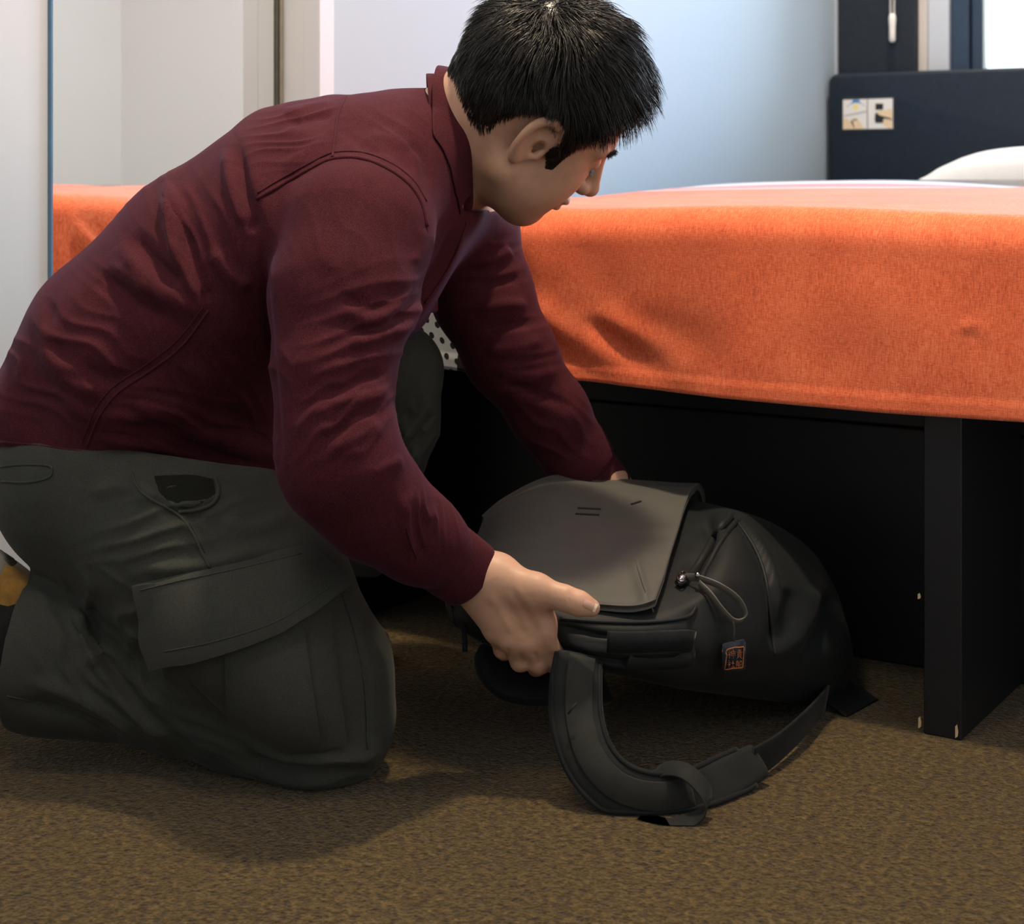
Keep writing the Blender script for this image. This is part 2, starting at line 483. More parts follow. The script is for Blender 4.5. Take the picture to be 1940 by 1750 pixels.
rec = []                # u, v, nu, nv, inset, mode, value, kind, top height, hem height
MODE = {'top': 0, 'round': 1, 'drop': 2}; KIND = {'foot': 0, 'side': 1, 'corner': 2}
for (u, v, nu, nv, kind, s) in path:
    if kind == 'corner':
        hz = (1-s)*hem_z('side', np.float64(CR)) + s*hem_z('foot', np.float64(BU0 + CR)) + .012*math.sin(s*math.pi)
    else: hz = hem_z(kind, np.float64(s))
    zt0 = top_z(np.float64(u - nu*ER), np.float64(v - nv*ER))
    for (ins, mode, val) in prof:
        rec.append((u, v, nu, nv, ins, MODE[mode], val, KIND[kind], zt0, hz))
rec = np.array(rec, float)
u_, v_, nu_a, nv_a, ins_, mo_, val_, ki_, zt_, hz_ = rec.T
uu, vv = u_ - nu_a*ins_, v_ - nv_a*ins_
zz = np.where(mo_ == 0, top_z(uu, vv), np.where(mo_ == 1, zt_ - val_, (zt_ - ER)*(1 - val_) + hz_*val_))
fo = np.where(ki_ == 0, fold_foot(u_, zz), np.where(ki_ == 1, fold_side(v_, zz), 0))*np.clip((zt_ - zz)/.05, 0, 1)*(mo_ > 0)
fo = fo + np.where((mo_ == 2) & (val_ > .90) & (ki_ < 2), .0012, 0) + np.where(mo_ == 2, .010*val_, 0)
V = [tuple(p) for p in np.stack([uu + nu_a*fo, vv + nv_a*fo, zz], 1)]
npf = len(prof); Fc = []
for i in range(len(path) - 1):
    for k in range(npf - 1):
        Fc.append((i*npf+k, i*npf+k+1, (i+1)*npf+k+1, (i+1)*npf+k))
base = len(V)
gu = np.linspace(BU0 + .157, BU1 - .157, 120); gv = np.linspace(.157, VTOP, 150)
GU, GV = np.meshgrid(gu, gv, indexing='ij')
V += [tuple(p) for p in np.stack([GU.ravel(), GV.ravel(), top_z(GU, GV).ravel()], 1)]
ng = len(gv)
for i in range(len(gu) - 1):
    for k in range(ng - 1):
        Fc.append((base+i*ng+k, base+i*ng+k+1, base+(i+1)*ng+k+1, base+(i+1)*ng+k))

def throw_material():
    m, nt, b = new_mat('patterned_bed_throw')
    L = nt.links
    tc = N(nt, 'ShaderNodeTexCoord'); sep = N(nt, 'ShaderNodeSeparateXYZ'); L.new(tc.outputs['Object'], sep.inputs[0])
    X, Y, Z = sep.outputs
    def M(op, a, c=None, d=None):
        n = N(nt, 'ShaderNodeMath', operation=op)
        for i, s in enumerate((a, c, d)):
            if s is None: continue
            if isinstance(s, (int, float)): n.inputs[i].default_value = s
            else: L.new(s, n.inputs[i])
        return n.outputs[0]
    def mixc(f, a, c):
        n = N(nt, 'ShaderNodeMix', data_type='RGBA')
        L.new(f, n.inputs[0])
        for s, i in ((a, 6), (c, 7)):
            if isinstance(s, tuple): n.inputs[i].default_value = (*s, 1)
            else: L.new(s, n.inputs[i])
        return n.outputs[2]
    def band(v, a, c): return M('MULTIPLY', M('GREATER_THAN', v, a), M('LESS_THAN', v, c))
    # heathered orange weave: threads along u,z on the drop
    mp = N(nt, 'ShaderNodeMapping'); mp.inputs['Scale'].default_value = (900, 120, 120); L.new(tc.outputs['Object'], mp.inputs['Vector'])
    n1 = noise(nt, 1.0, 2, .6, mp.outputs['Vector'])
    mp2 = N(nt, 'ShaderNodeMapping'); mp2.inputs['Scale'].default_value = (160, 700, 900); L.new(tc.outputs['Object'], mp2.inputs['Vector'])
    n2 = noise(nt, 1.0, 2, .6, mp2.outputs['Vector'])
    n3 = noise(nt, 9, 3, .6, tc.outputs['Object'])
    fac = M('ADD', M('MULTIPLY', n1.outputs['Fac'], .45), M('ADD', M('MULTIPLY', n2.outputs['Fac'], .30), M('MULTIPLY', n3.outputs['Fac'], .25)))
    orange = ramp(nt, fac, [(0.36, (0.58, 0.105, 0.045)), (0.5, (0.86, 0.175, 0.075)), (0.64, (0.97, 0.29, 0.14))]).outputs['Color']
    # far half: bands of blue check, white, pink and grey
    wob = M('ADD', Y, M('ADD', M('MULTIPLY', X, -0.8), M('MULTIPLY', M('SINE', M('MULTIPLY', X, 5.0)), .05)))
    chk = N(nt, 'ShaderNodeTexChecker'); chk.inputs['Scale'].default_value = 90
    L.new(tc.outputs['Object'], chk.inputs['Vector']); chk.inputs['Color1'].default_value = (0.11, 0.17, 0.40, 1); chk.inputs['Color2'].default_value = (0.20, 0.28, 0.52, 1)
    c = orange
    c = mixc(band(wob, 1.40, 1.44), c, (0.55, 0.56, 0.58))
    c = mixc(band(wob, 1.44, 1.455), c, (0.03, 0.035, 0.05))
    c = mixc(band(wob, 1.455, 1.53), c, (0.78, 0.24, 0.27))
    c = mixc(band(wob, 1.53, 1.545), c, (0.03, 0.035, 0.05))
    c = mixc(band(wob, 1.545, 1.68), c, (0.58, 0.58, 0.57))
    c = mixc(band(wob, 1.68, 1.70), c, (0.02, 0.025, 0.04))
    c = mixc(M('GREATER_THAN', wob, 1.70), c, chk.outputs['Color'])
    gm = M('MULTIPLY', M('GREATER_THAN', Y, 1.40), M('GREATER_THAN', X, M('ADD', -.06, M('MULTIPLY', M('SUBTRACT', Y, 1.40), .4))))
    c = mixc(gm, c, (0.10, 0.11, 0.105))
    gm2 = M('MULTIPLY', M('GREATER_THAN', Y, 1.40), band(M('SUBTRACT', X, M('MULTIPLY', M('SUBTRACT', Y, 1.40), .4)), -.11, -.06))
    c = mixc(gm2, c, (0.04, 0.09, 0.20))
    # dotted corner at the foot: white ground, black dots, black stripe
    foot = M('MULTIPLY', M('LESS_THAN', Y, .02), M('LESS_THAN', Z, .60))
    c = mixc(M('MULTIPLY', foot, band(X, -.337, -.315)), c, (0.015, 0.014, 0.012))
    dotted = M('MULTIPLY', foot, band(X, -.47, -.337))
    sp = 0.0175
    row = M('DIVIDE', M('ADD', Z, M('MULTIPLY', X, .35)), sp)
    odd = M('MODULO', M('FLOOR', row), 2)
    colm = M('ADD', M('DIVIDE', M('ADD', X, 2), sp), M('MULTIPLY', odd, .5))
    fx = M('SUBTRACT', M('FRACT', colm), .5); fz = M('SUBTRACT', M('FRACT', row), .5)
    rad = M('SQRT', M('ADD', M('MULTIPLY', fx, fx), M('MULTIPLY', fz, fz)))
    dots = mixc(M('LESS_THAN', rad, .24), (0.52, 0.55, 0.58), (0.012, 0.012, 0.014))
    c = mixc(dotted, c, dots)
    L.new(c, b.inputs['Base Color'])
    b.inputs['Roughness'].default_value = .85; b.inputs['Specular IOR Level'].default_value = .25
    b.inputs['Sheen Weight'].default_value = .40; b.inputs['Sheen Roughness'].default_value = .28
    b.inputs['Sheen Tint'].default_value = (1.0, .82, .86, 1)
    bump(nt, b, fac, .5, .0012)
    return m
throw = mesh_obj('bed_throw', V, Fc, throw_material(), None, True, ROOM)
tag(throw, 'orange woven bed throw with a patterned far half, hanging over the foot of the bed', 'bedspread')

# ---- pillow against the headboard
def pillow(name, uc, vc, z0, lu, lv, h, tilt):
    V = []; Fc = []; n = 34
    for side in (1, -1):
        for i in range(n + 1):
            for j in range(n + 1):
                a = -1 + 2*i/n; c = -1 + 2*j/n
                e = max(0, (1 - abs(a)**2.6)) * max(0, (1 - abs(c)**2.6))
                th = h/2*e**.42
                pin = 1 - .05*(abs(a)**3*abs(c)**3) - .04*(1-abs(c)**2)*0
                V.append((a*lu/2*(1 - .05*(1 - c*c)*abs(a)**6), c*lv/2*(1 - .06*(1 - a*a)*abs(c)**6), side*th*(1 + .05*math.sin(5*a + 3*c))))
    m = (n+1)**2
    for s in range(2):
        for i in range(n):
            for j in range(n):
                q = [s*m + i*(n+1)+j, s*m + (i+1)*(n+1)+j, s*m + (i+1)*(n+1)+j+1, s*m + i*(n+1)+j+1]
                Fc.append(tuple(q if s == 0 else q[::-1]))
    M4 = ROOM @ Matrix.Translation((uc, vc, z0)) @ Matrix.Rotation(tilt, 4, 'X')
    return mesh_obj(name, V, Fc, cloth('white_pillowcase', (0.74, 0.73, 0.71), namp=.03, sheen=.1), None, True, M4)
pl = pillow('pillow', 0.075, 2.175, 0.643, .88, .46, .145, math.radians(4))
tag(pl, 'plump white pillow lying against the dark headboard', 'pillow')

# ---- headboard with its printed instruction panels
hb = empty('headboard', W(0.05, 2.5, 0), -math.atan2(SU, CU))
M_hb = plain('slate_leatherette', (0.012, 0.020, 0.034), 0.45, nscale=70, namp=.15, bscale=420, bstr=.15, bdist=.0006, spec=.28)
bm = bmesh.new(); add_box(bm, -0.79, 0.99, 2.45, 2.515, 0.38, 0.916)
bmesh.ops.bevel(bm, geom=[e for e in bm.edges if abs(e.verts[0].co.y - e.verts[1].co.y) > .01], offset=.028, segments=6, profile=.5, affect='EDGES')
bmesh.ops.bevel(bm, geom=[e for e in bm.edges if e.calc_length() > 0 and all(abs(v.co.y - 2.45) < 1e-5 for v in e.verts)], offset=.012, segments=4, profile=.5, affect='EDGES')
board = bm_obj('upholstered_board', bm, M_hb, hb, True, ROOM)
M_card = plain('white_card', (0.80, 0.80, 0.79), .5, nscale=150, namp=.02)
M_ink = plain('black_ink', (0.012, 0.014, 0.018), .6, nscale=100, namp=.1)
M_skin_ink = plain('peach_ink', (0.80, 0.64, 0.44), .6, nscale=100, namp=.04)
M_blue_ink = plain('blue_ink', (0.06, 0.24, 0.55), .6, nscale=100, namp=.05)
M_yel_ink = plain('yellow_ink', (0.85, 0.76, 0.22), .6, nscale=100, namp=.05)
M_grey_ink = plain('grey_ink', (0.45, 0.45, 0.45), .6, nscale=100, namp=.05)
def hbuz(px, py):
    r = (px - 970) / F; v = 2.45
    bx, by = P0[0] + v*SU, P0[1] + v*CU
    u = (by*r - bx) / (CU + SU*r); return u, CH - (py - HOR)*(by - u*SU)/F
def flat(name, pix, mat, parent, v0, v1):
    bm = bmesh.new()
    pts = [hbuz(*p) for p in pix]
    a = [bm.verts.new((u, v0, z)) for u, z in pts]; c = [bm.verts.new((u, v1, z)) for u, z in pts]
    bm.faces.new(a); bm.faces.new(c[::-1])
    for i in range(len(a)):
        j = (i+1) % len(a); bm.faces.new((a[i], c[i], c[j], a[j]))
    return bm_obj(name, bm, mat, parent, False, ROOM)
def zc(x, y): return (1560 + x*160/1940, 160 + y*110/1334)     # from the enlarged view of the panel
def ell(cx, cy, rx, ry, n=20, a0=0, a1=2*math.pi): return [zc(cx + rx*math.cos(a0+(a1-a0)*i/n), cy + ry*math.sin(a0+(a1-a0)*i/n)) for i in range(n + (0 if a1-a0 > 6.2 else 1))]
rim = flat('panel_recess', [zc(430, 300), zc(1640, 275), zc(1640, 1060), zc(430, 1075)], plain('recess_black', (.02, .026, .034), .5, nscale=80), hb, 2.4488, 2.46)
c1 = flat('instruction_panel', [zc(462, 356), zc(1010, 338), zc(1010, 1022), zc(462, 1032)], M_card, hb, 2.4460, 2.4487)
c2 = flat('instruction_panel', [zc(1034, 337), zc(1600, 318), zc(1600, 1012), zc(1034, 1022)], M_card, hb, 2.4460, 2.4487)
def ink(name, pix, mat, card): return flat(name, pix, mat, card, 2.4456, 2.4459)
def ink2(name, pix, mat, card): return flat(name, pix, mat, card, 2.4452, 2.4455)
ink('lamp_print', [zc(690, 352), zc(850, 350), zc(835, 385), zc(905, 450), zc(830, 425), zc(760, 420), zc(690, 430), zc(615, 470), zc(680, 390)], M_blue_ink, c1)
ink('shade_print', [zc(545, 495), zc(620, 455), zc(612, 470), zc(560, 520)], M_grey_ink, c1)
ink('shade_print', [zc(905, 445), zc(975, 500), zc(965, 508), zc(900, 458)], M_grey_ink, c1)
ink('bulb_print', ell(757, 520, 55, 65), M_yel_ink, c1)
ink('divider_print', [zc(470, 712), zc(1005, 605), zc(1005, 640), zc(470, 742)], M_grey_ink, c1)
ink('hand_print', [zc(470, 770), zc(560, 800), zc(640, 850), zc(690, 760), zc(770, 780), zc(850, 850), zc(930, 980), zc(940, 1018), zc(470, 1026)], M_skin_ink, c1)
ink2('gesture_print', [zc(640, 850), zc(690, 815), zc(690, 870), zc(730, 1000), zc(715, 1000), zc(665, 890)], M_ink, c1)
ink2('gesture_print', [zc(700, 810), zc(770, 790), zc(800, 815), zc(770, 815), zc(715, 835)], M_ink, c1)
ink('socket_print', [zc(1208, 440), zc(1385, 438), zc(1385, 580), zc(1208, 585)], M_ink, c2)
ink('finger_print', [zc(1240, 640), zc(1300, 600), zc(1420, 590), zc(1520, 560), zc(1596, 555), zc(1596, 1006), zc(1480, 1000), zc(1400, 940), zc(1385, 860), zc(1300, 730)], M_skin_ink, c2)
ink2('plug_print', [zc(1225, 640), zc(1290, 700), zc(1390, 735), zc(1490, 755), zc(1590, 795), zc(1590, 818), zc(1480, 790), zc(1390, 790), zc(1385, 880), zc(1208, 885), zc(1190, 790), zc(1200, 690)], M_ink, c2)
tag(hb, 'slate blue padded headboard carrying two small printed instruction panels', 'headboard')
# ================================================================ implicit-surface sculpting helpers
class Field:
    """signed-distance block sculpted with smooth unions, meshed with surface nets"""
    def __init__(s, lo, hi, vox):
        s.lo = np.array(lo, float); s.vox = vox
        s.n = np.ceil((np.array(hi) - s.lo) / vox).astype(int) + 1
        s.D = np.full(s.n, 0.5, np.float32)
    def block(s, lo, hi):
        a = np.clip(np.floor((np.asarray(lo) - s.lo)/s.vox).astype(int), 0, s.n - 1)
        b = np.clip(np.ceil((np.asarray(hi) - s.lo)/s.vox).astype(int) + 1, 1, s.n)
        sl = tuple(slice(a[i], b[i]) for i in range(3))
        ax = [(s.lo[i] + s.vox*np.arange(a[i], b[i])).astype(np.float32) for i in range(3)]
        return sl, ax[0][:, None, None], ax[1][None, :, None], ax[2][None, None, :]
    def merge(s, sl, d, k, op):
        A = s.D[sl]
        if op == 'u':
            if k > 0:
                h = np.maximum(k - np.abs(A - d), 0)/k; s.D[sl] = np.minimum(A, d) - h*h*k*.25
            else: s.D[sl] = np.minimum(A, d)
        else:
            d = -d
            if k > 0:
                h = np.maximum(k - np.abs(A - d), 0)/k; s.D[sl] = np.maximum(A, d) + h*h*k*.25
            else: s.D[sl] = np.maximum(A, d)
    def cone(s, p0, r0, p1, r1, k=.012, sc=(1, 1, 1), op='u'):
        """round cone; sc stretches it along the world axes"""
        p0 = np.asarray(p0, float); p1 = np.asarray(p1, float); sc = np.asarray(sc, float)
        R = max(r0, r1)*sc + k + 3*s.vox
        sl, X, Y, Z = s.block(np.minimum(p0, p1) - R, np.maximum(p0, p1) + R)
        q = p1/sc - p0/sc; L = q.dot(q) + 1e-12
        x, y, z = X/sc[0] - p0[0]/sc[0], Y/sc[1] - p0[1]/sc[1], Z/sc[2] - p0[2]/sc[2]
        t = np.clip((x*q[0] + y*q[1] + z*q[2])/L, 0, 1)
        d = np.sqrt((x - t*q[0])**2 + (y - t*q[1])**2 + (z - t*q[2])**2) - (r0 + (r1 - r0)*t)
        s.merge(sl, (d*sc.min()).astype(np.float32), k, op)
    def ell(s, c, rad, k=.01, frame=None, op='u'):
        """ellipsoid; frame = rows of local axes"""
        c = np.asarray(c, float); rad = np.asarray(rad, float)
        Fm = np.eye(3) if frame is None else np.asarray(frame, float)
        ext = np.sqrt(((Fm*rad[:, None])**2).sum(0)) + k + 3*s.vox
        sl, X, Y, Z = s.block(c - ext, c + ext)
        x, y, z = X - c[0], Y - c[1], Z - c[2]
        l = [Fm[i, 0]*x + Fm[i, 1]*y + Fm[i, 2]*z for i in range(3)]
        k0 = np.sqrt(sum((l[i]/rad[i])**2 for i in range(3)))
        k1 = np.sqrt(sum((l[i]/rad[i]**2)**2 for i in range(3))) + 1e-9
        s.merge(sl, (k0*(k0 - 1)/k1).astype(np.float32), k, op)
    def cut_px(s, fn):
        """keep only where fn(px, py) <= 0 (pixels of growing distance outwards)"""
        lo = s.lo; hi = s.lo + s.vox*(s.n - 1)
        sl, X, Y, Z = s.block(lo, hi)
        for j in range(s.n[1]):
            y = Y[0, j, 0]
            px = 970 + X[:, 0, :]*F/y; py = HOR - (Z[:, 0, :] - CH)*F/y
            s.D[:, j, :] = np.maximum(s.D[:, j, :], fn(px, py)*y/F)
    def floor_cut(s, z0):
        sl, X, Y, Z = s.block(s.lo, s.lo + s.vox*(s.n - 1))
        s.D = np.maximum(s.D, (z0 - Z).astype(np.float32))
    def mesh(s):
        D = s.D; S = D < 0
        c = S.astype(np.uint8)
        c = c[:-1] + c[1:]; c = c[:, :-1] + c[:, 1:]; c = c[:, :, :-1] + c[:, :, 1:]
        act = (c > 0) & (c < 8)
        ids = np.flatnonzero(act); sh = act.shape
        I = np.array(np.unravel_index(ids, sh))
        corners = [(a, b, d) for a in (0, 1) for b in (0, 1) for d in (0, 1)]
        val = {cn: D[I[0]+cn[0], I[1]+cn[1], I[2]+cn[2]].astype(np.float64) for cn in corners}
        acc = np.zeros((3, len(ids))); cnt = np.zeros(len(ids))
        for a in corners:
            for ax in range(3):
                if a[ax]: continue
                b = list(a); b[ax] = 1; b = tuple(b)
                va, vb = val[a], val[b]
                cr = (va < 0) != (vb < 0)
                t = np.where(cr, va/np.where(cr, va - vb, 1), 0)
                for d in range(3):
                    acc[d] += np.where(cr, a[d] + (t if d == ax else 0), 0)
                cnt += cr
        V = (s.lo[:, None] + s.vox*(I + acc/cnt)).T
        Q = []
        for ax in range(3):
            o1, o2 = [(1, 2), (2, 0), (0, 1)][ax]
            lo_ = [slice(1, -1)]*3; lo_[ax] = slice(0, -1)
            hi_ = [slice(1, -1)]*3; hi_[ax] = slice(1, None)
            a, b = S[tuple(lo_)], S[tuple(hi_)]
            e = np.array(np.nonzero(a != b))
            flip = a[tuple(e)]
            e = e + 1; e[ax] -= 1
            def cid(d1, d2):
                f = e.copy(); f[o1] -= d1; f[o2] -= d2
                return np.searchsorted(ids, np.ravel_multi_index(tuple(f), sh))
            q = np.stack([cid(1, 1), cid(0, 1), cid(0, 0), cid(1, 0)], 1)
            q[~flip] = q[~flip][:, ::-1]
            Q.append(q)
        return V, np.concatenate(Q)
def vnormals(V, Q):
    n = np.cross(V[Q[:, 2]] - V[Q[:, 0]], V[Q[:, 3]] - V[Q[:, 1]])
    out = np.zeros_like(V)
    for k in range(4): np.add.at(out, Q[:, k], n)
    vol = ((V[Q[:, 0]] - V.mean(0))*n).sum()
    if vol < 0: out = -out
    return out / (np.linalg.norm(out, axis=1)[:, None] + 1e-12)
def relax(V, Q, it=2, lam=.5):
    for _ in range(it):
        acc = np.zeros_like(V); cnt = np.zeros(len(V))
        for k in range(4):
            a, b = Q[:, k], Q[:, (k+1) % 4]
            np.add.at(acc, a, V[b]); np.add.at(acc, b, V[a])
            np.add.at(cnt, a, 1); np.add.at(cnt, b, 1)
        V = V + lam*(acc/np.maximum(cnt, 1)[:, None] - V)
    return V
def to_px(V):
    return 970 + V[:, 0]*F/V[:, 1], HOR - (V[:, 2] - CH)*F/V[:, 1]
def folds(V, Q, items, dmin=0, dmax=9, face=True):
    """cloth folds: each item = (pixel polyline, height in m, width left px, width right px)"""
    Nn = vnormals(V, Q)
    px, py = to_px(V)
    near = (V[:, 1] > dmin) & (V[:, 1] < dmax)
    if face:
        fw = np.clip(-(Nn*V).sum(1)/np.linalg.norm(V - np.array([0, 0, CH]), axis=1)*4 + .6, 0, 1)
        vd = V - np.array([0, 0, CH]); vd /= np.linalg.norm(vd, axis=1)[:, None]
        fw = np.clip(-(Nn*vd).sum(1)*4 + .5, 0, 1)
    else: fw = np.ones(len(V))
    disp = np.zeros(len(V))
    for it in items:
        pl, A, wl, wr = it[:4]
        pl = smooth_path(pl, 14) if len(pl) > 2 else np.asarray(pl, float)
        m = 3*max(wl, wr)
        sel = np.flatnonzero(near & (px > pl[:, 0].min()-m) & (px < pl[:, 0].max()+m) & (py > pl[:, 1].min()-m) & (py < pl[:, 1].max()+m))
        if not len(sel): continue
        x, y = px[sel], py[sel]
        best = np.full(len(sel), 1e9); sgn = np.zeros(len(sel)); prm = np.zeros(len(sel))
        ns = len(pl) - 1
        for i in range(ns):
            a, b = pl[i], pl[i+1]; dv = b - a; L = dv.dot(dv) + 1e-9
            t = np.clip(((x-a[0])*dv[0] + (y-a[1])*dv[1])/L, 0, 1)
            ex, ey = x - a[0] - t*dv[0], y - a[1] - t*dv[1]
            dd = np.hypot(ex, ey); up = dd < best
            best = np.where(up, dd, best)
            sgn = np.where(up, np.sign(dv[0]*ey - dv[1]*ex), sgn)
            prm = np.where(up, (i + t)/ns, prm)
        wdt = np.where(sgn > 0, wr, wl)
        taper = np.clip(np.minimum(prm, 1 - prm)*5 + .15, 0, 1) if len(it) < 5 else 1.0
        disp[sel] += A*np.exp(-(best/wdt)**2)*taper*fw[sel]
    return V + Nn*disp[:, None]
def wrinkles(V, Q, regs):
    """families of soft creases: (centre px, radii px, fold direction deg, wavelength px, height m, seed)"""
    Nn = vnormals(V, Q); px, py = to_px(V)
    vd = V - np.array([0, 0, CH]); vd /= np.linalg.norm(vd, axis=1)[:, None]
    fw = np.clip(-(Nn*vd).sum(1)*4 + .6, 0, 1)
    disp = np.zeros(len(V))
    for (cx, cy), (rx, ry), ang, wl, A, seed, (d0, d1) in regs:
        r = np.random.default_rng(seed)
        c_, s_ = math.cos(math.radians(ang)), math.sin(math.radians(ang))
        x, y = px - cx, py - cy
        al, ac = x*c_ + y*s_, -x*s_ + y*c_
        mask = np.exp(-((al/rx)**2 + (ac/ry)**2)**1.5)*((V[:, 1] > d0) & (V[:, 1] < d1))
        warp = np.zeros(len(V))
        for k in range(5):
            kx, ky = r.normal(size=2)/(wl*(1.3 + 2.2*r.random())); warp += np.sin(al*kx*2 + ac*ky*3 + 6.28*r.random())*.55
        ph = ac/wl*math.pi + warp
        ridge = 1 - np.abs(np.sin(ph)); ridge = ridge**1.6
        am = .55 + .45*np.sin(al/(wl*3.1) + ac/(wl*2.3) + seed)
        disp += A*mask*(ridge*am - .25)
    return V + Nn*(disp*fw)[:, None]
def wobble(P, seed=0, scale=20.0, n=7):
    r = np.random.default_rng(seed); out = np.zeros(len(P))
    for i in range(n):
        k = r.normal(size=3); k *= scale*(0.6 + .9*r.random())/np.linalg.norm(k)
        out += np.sin(P @ k + r.random()*6.28)
    return out/n
def bvh_of(objs):
    V = []; Fc = []; b = 0
    for o in objs:
        me = o.data; mw = o.matrix_world
        V += [mw @ v.co for v in me.vertices]
        Fc += [tuple(b + i for i in p.vertices) for p in me.polygons]
        b = len(V)
    return BVHTree.FromPolygons(V, Fc)
CAM = Vector((0, 0, CH))
def cast(bvh, px, py, off=0.0):
    """first point of a surface on the sight line of a pixel, lifted off along its normal"""
    d = Vector(PX(px, py, 1.0)) - CAM; d.normalize()
    h, n, i, dist = bvh.ray_cast(CAM, d)
    if h is None: return None, None
    if n.dot(d) > 0: n = -n
    return np.array(h + n*off), np.array(n)
def surf_line(bvh, pl, n=30, off=0.0):
    out = []
    for p in smooth_path(pl, n):
        h, _ = cast(bvh, p[0], p[1], off)
        if h is not None: out.append(h)
    if len(out) < 3: return None
    # drop points that jumped to another layer
    good = [out[0]]
    for p in out[1:]:
        if np.linalg.norm(p - good[-1]) < .06: good.append(p)
    if len(good) < 3: return None
    g = np.array(good)
    for _ in range(3): g[1:-1] = (g[:-2] + g[2:] + 2*g[1:-1])/4
    return g
def patch(name, bvh, quad, mat, parent, nx=24, ny=16, lift=.003, thick=.003, bulge=0.0, smooth_it=2, drop=0.0):
    """a sewn-on cloth panel: grid between two pixel polylines laid on a surface (quad = (top line, bottom line))"""
    top = smooth_path(quad[0], nx); bot = smooth_path(quad[1], nx)
    A = np.zeros((nx, ny, 3)); Nn = np.zeros((nx, ny, 3)); ok = np.zeros((nx, ny), bool)
    for i in range(nx):
        for j in range(ny):
            t = j/(ny-1); p = top[i]*(1-t) + bot[i]*t
            h, n = cast(bvh, p[0], p[1])
            if h is not None: A[i, j] = h; Nn[i, j] = n; ok[i, j] = True
    for _ in range(20):
        if ok.all(): break
        for i in range(nx):
            for j in range(ny):
                if not ok[i, j]:
                    nb = [(a, b) for a, b in ((i-1, j), (i+1, j), (i, j-1), (i, j+1)) if 0 <= a < nx and 0 <= b < ny and ok[a, b]]
                    if nb: A[i, j] = np.mean([A[q] for q in nb], 0); Nn[i, j] = np.mean([Nn[q] for q in nb], 0); ok[i, j] = True
    for _ in range(smooth_it):
        B = A.copy(); C = Nn.copy()
        B[1:-1, 1:-1] = (A[:-2, 1:-1] + A[2:, 1:-1] + A[1:-1, :-2] + A[1:-1, 2:] + 2*A[1:-1, 1:-1])/6
        C[1:-1, 1:-1] = (Nn[:-2, 1:-1] + Nn[2:, 1:-1] + Nn[1:-1, :-2] + Nn[1:-1, 2:])/4
        for sl_ in ((slice(None), 0), (slice(None), -1), (0, slice(None)), (-1, slice(None))):
            e_ = A[sl_]; g_ = e_.copy(); g_[1:-1] = (e_[:-2] + e_[2:] + e_[1:-1])/3; B[sl_] = g_
            e_ = Nn[sl_]; g_ = e_.copy(); g_[1:-1] = (e_[:-2] + e_[2:] + e_[1:-1])/3; C[sl_] = g_
        A, Nn = B, C
    Nn /= np.linalg.norm(Nn, axis=2)[..., None] + 1e-9
    ti = np.linspace(0, 1, nx)[:, None]; tj = np.linspace(0, 1, ny)[None, :]
    lf = lift + drop*tj + bulge*(np.sin(math.pi*ti)*np.sin(math.pi*tj))**.6
    outer = A + Nn*(lf + thick)[..., None]; inner = A + Nn*(-.004)
    V = np.concatenate([outer.reshape(-1, 3), inner.reshape(-1, 3)])
    Fc = []; m = nx*ny
    for i in range(nx-1):
        for j in range(ny-1):
            q = (i*ny+j, (i+1)*ny+j, (i+1)*ny+j+1, i*ny+j+1)
            Fc.append(q); Fc.append(tuple(m + k for k in q[::-1]))
    ring = [i*ny for i in range(nx)] + [(nx-1)*ny + j for j in range(1, ny)] + [i*ny + ny-1 for i in range(nx-2, -1, -1)] + [j for j in range(ny-2, 0, -1)]
    for a, b in zip(ring, ring[1:] + ring[:1]): Fc.append((a, b, m+b, m+a))
    me = bpy.data.meshes.new(name); me.from_pydata([tuple(p) for p in V], [], Fc); me.update()
    bmm = bmesh.new(); bmm.from_mesh(me); bmesh.ops.recalc_face_normals(bmm, faces=bmm.faces)
    for f in bmm.faces: f.smooth = True
    for e in bmm.edges:
        if len(e.link_faces) == 2 and e.calc_face_angle(0) > .9: e.smooth = False
    bmm.to_mesh(me); bmm.free()
    if mat: me.materials.append(mat)
    o = bpy.data.objects.new(name, me); link(o, parent)
    return o
# ================================================================ the backpack
M_bp = cloth('black_pack_nylon', (0.0095, 0.0120, 0.0135), weave=1600, rough=.55, sheen=.03, namp=.15, bstr=.25, spec=.22)
M_bpflap = cloth('charcoal_pack_flap', (0.080, 0.080, 0.072), weave=2200, rough=.6, sheen=.12, namp=.08, bstr=.2, spec=.25)
M_web = cloth('black_webbing', (0.013, 0.015, 0.017), weave=1200, rough=.6, sheen=.1)
M_strap = cloth('strap_fabric', (0.018, 0.020, 0.020), weave=1800, rough=.6, sheen=.12)
M_leather = plain('grey_leather_pull', (0.115, 0.112, 0.098), .5, nscale=150, namp=.12, bscale=900, bstr=.15)
M_chrome = plain('dark_chrome', (0.32, 0.33, 0.35), .2, 1.0, nscale=90, namp=.1)

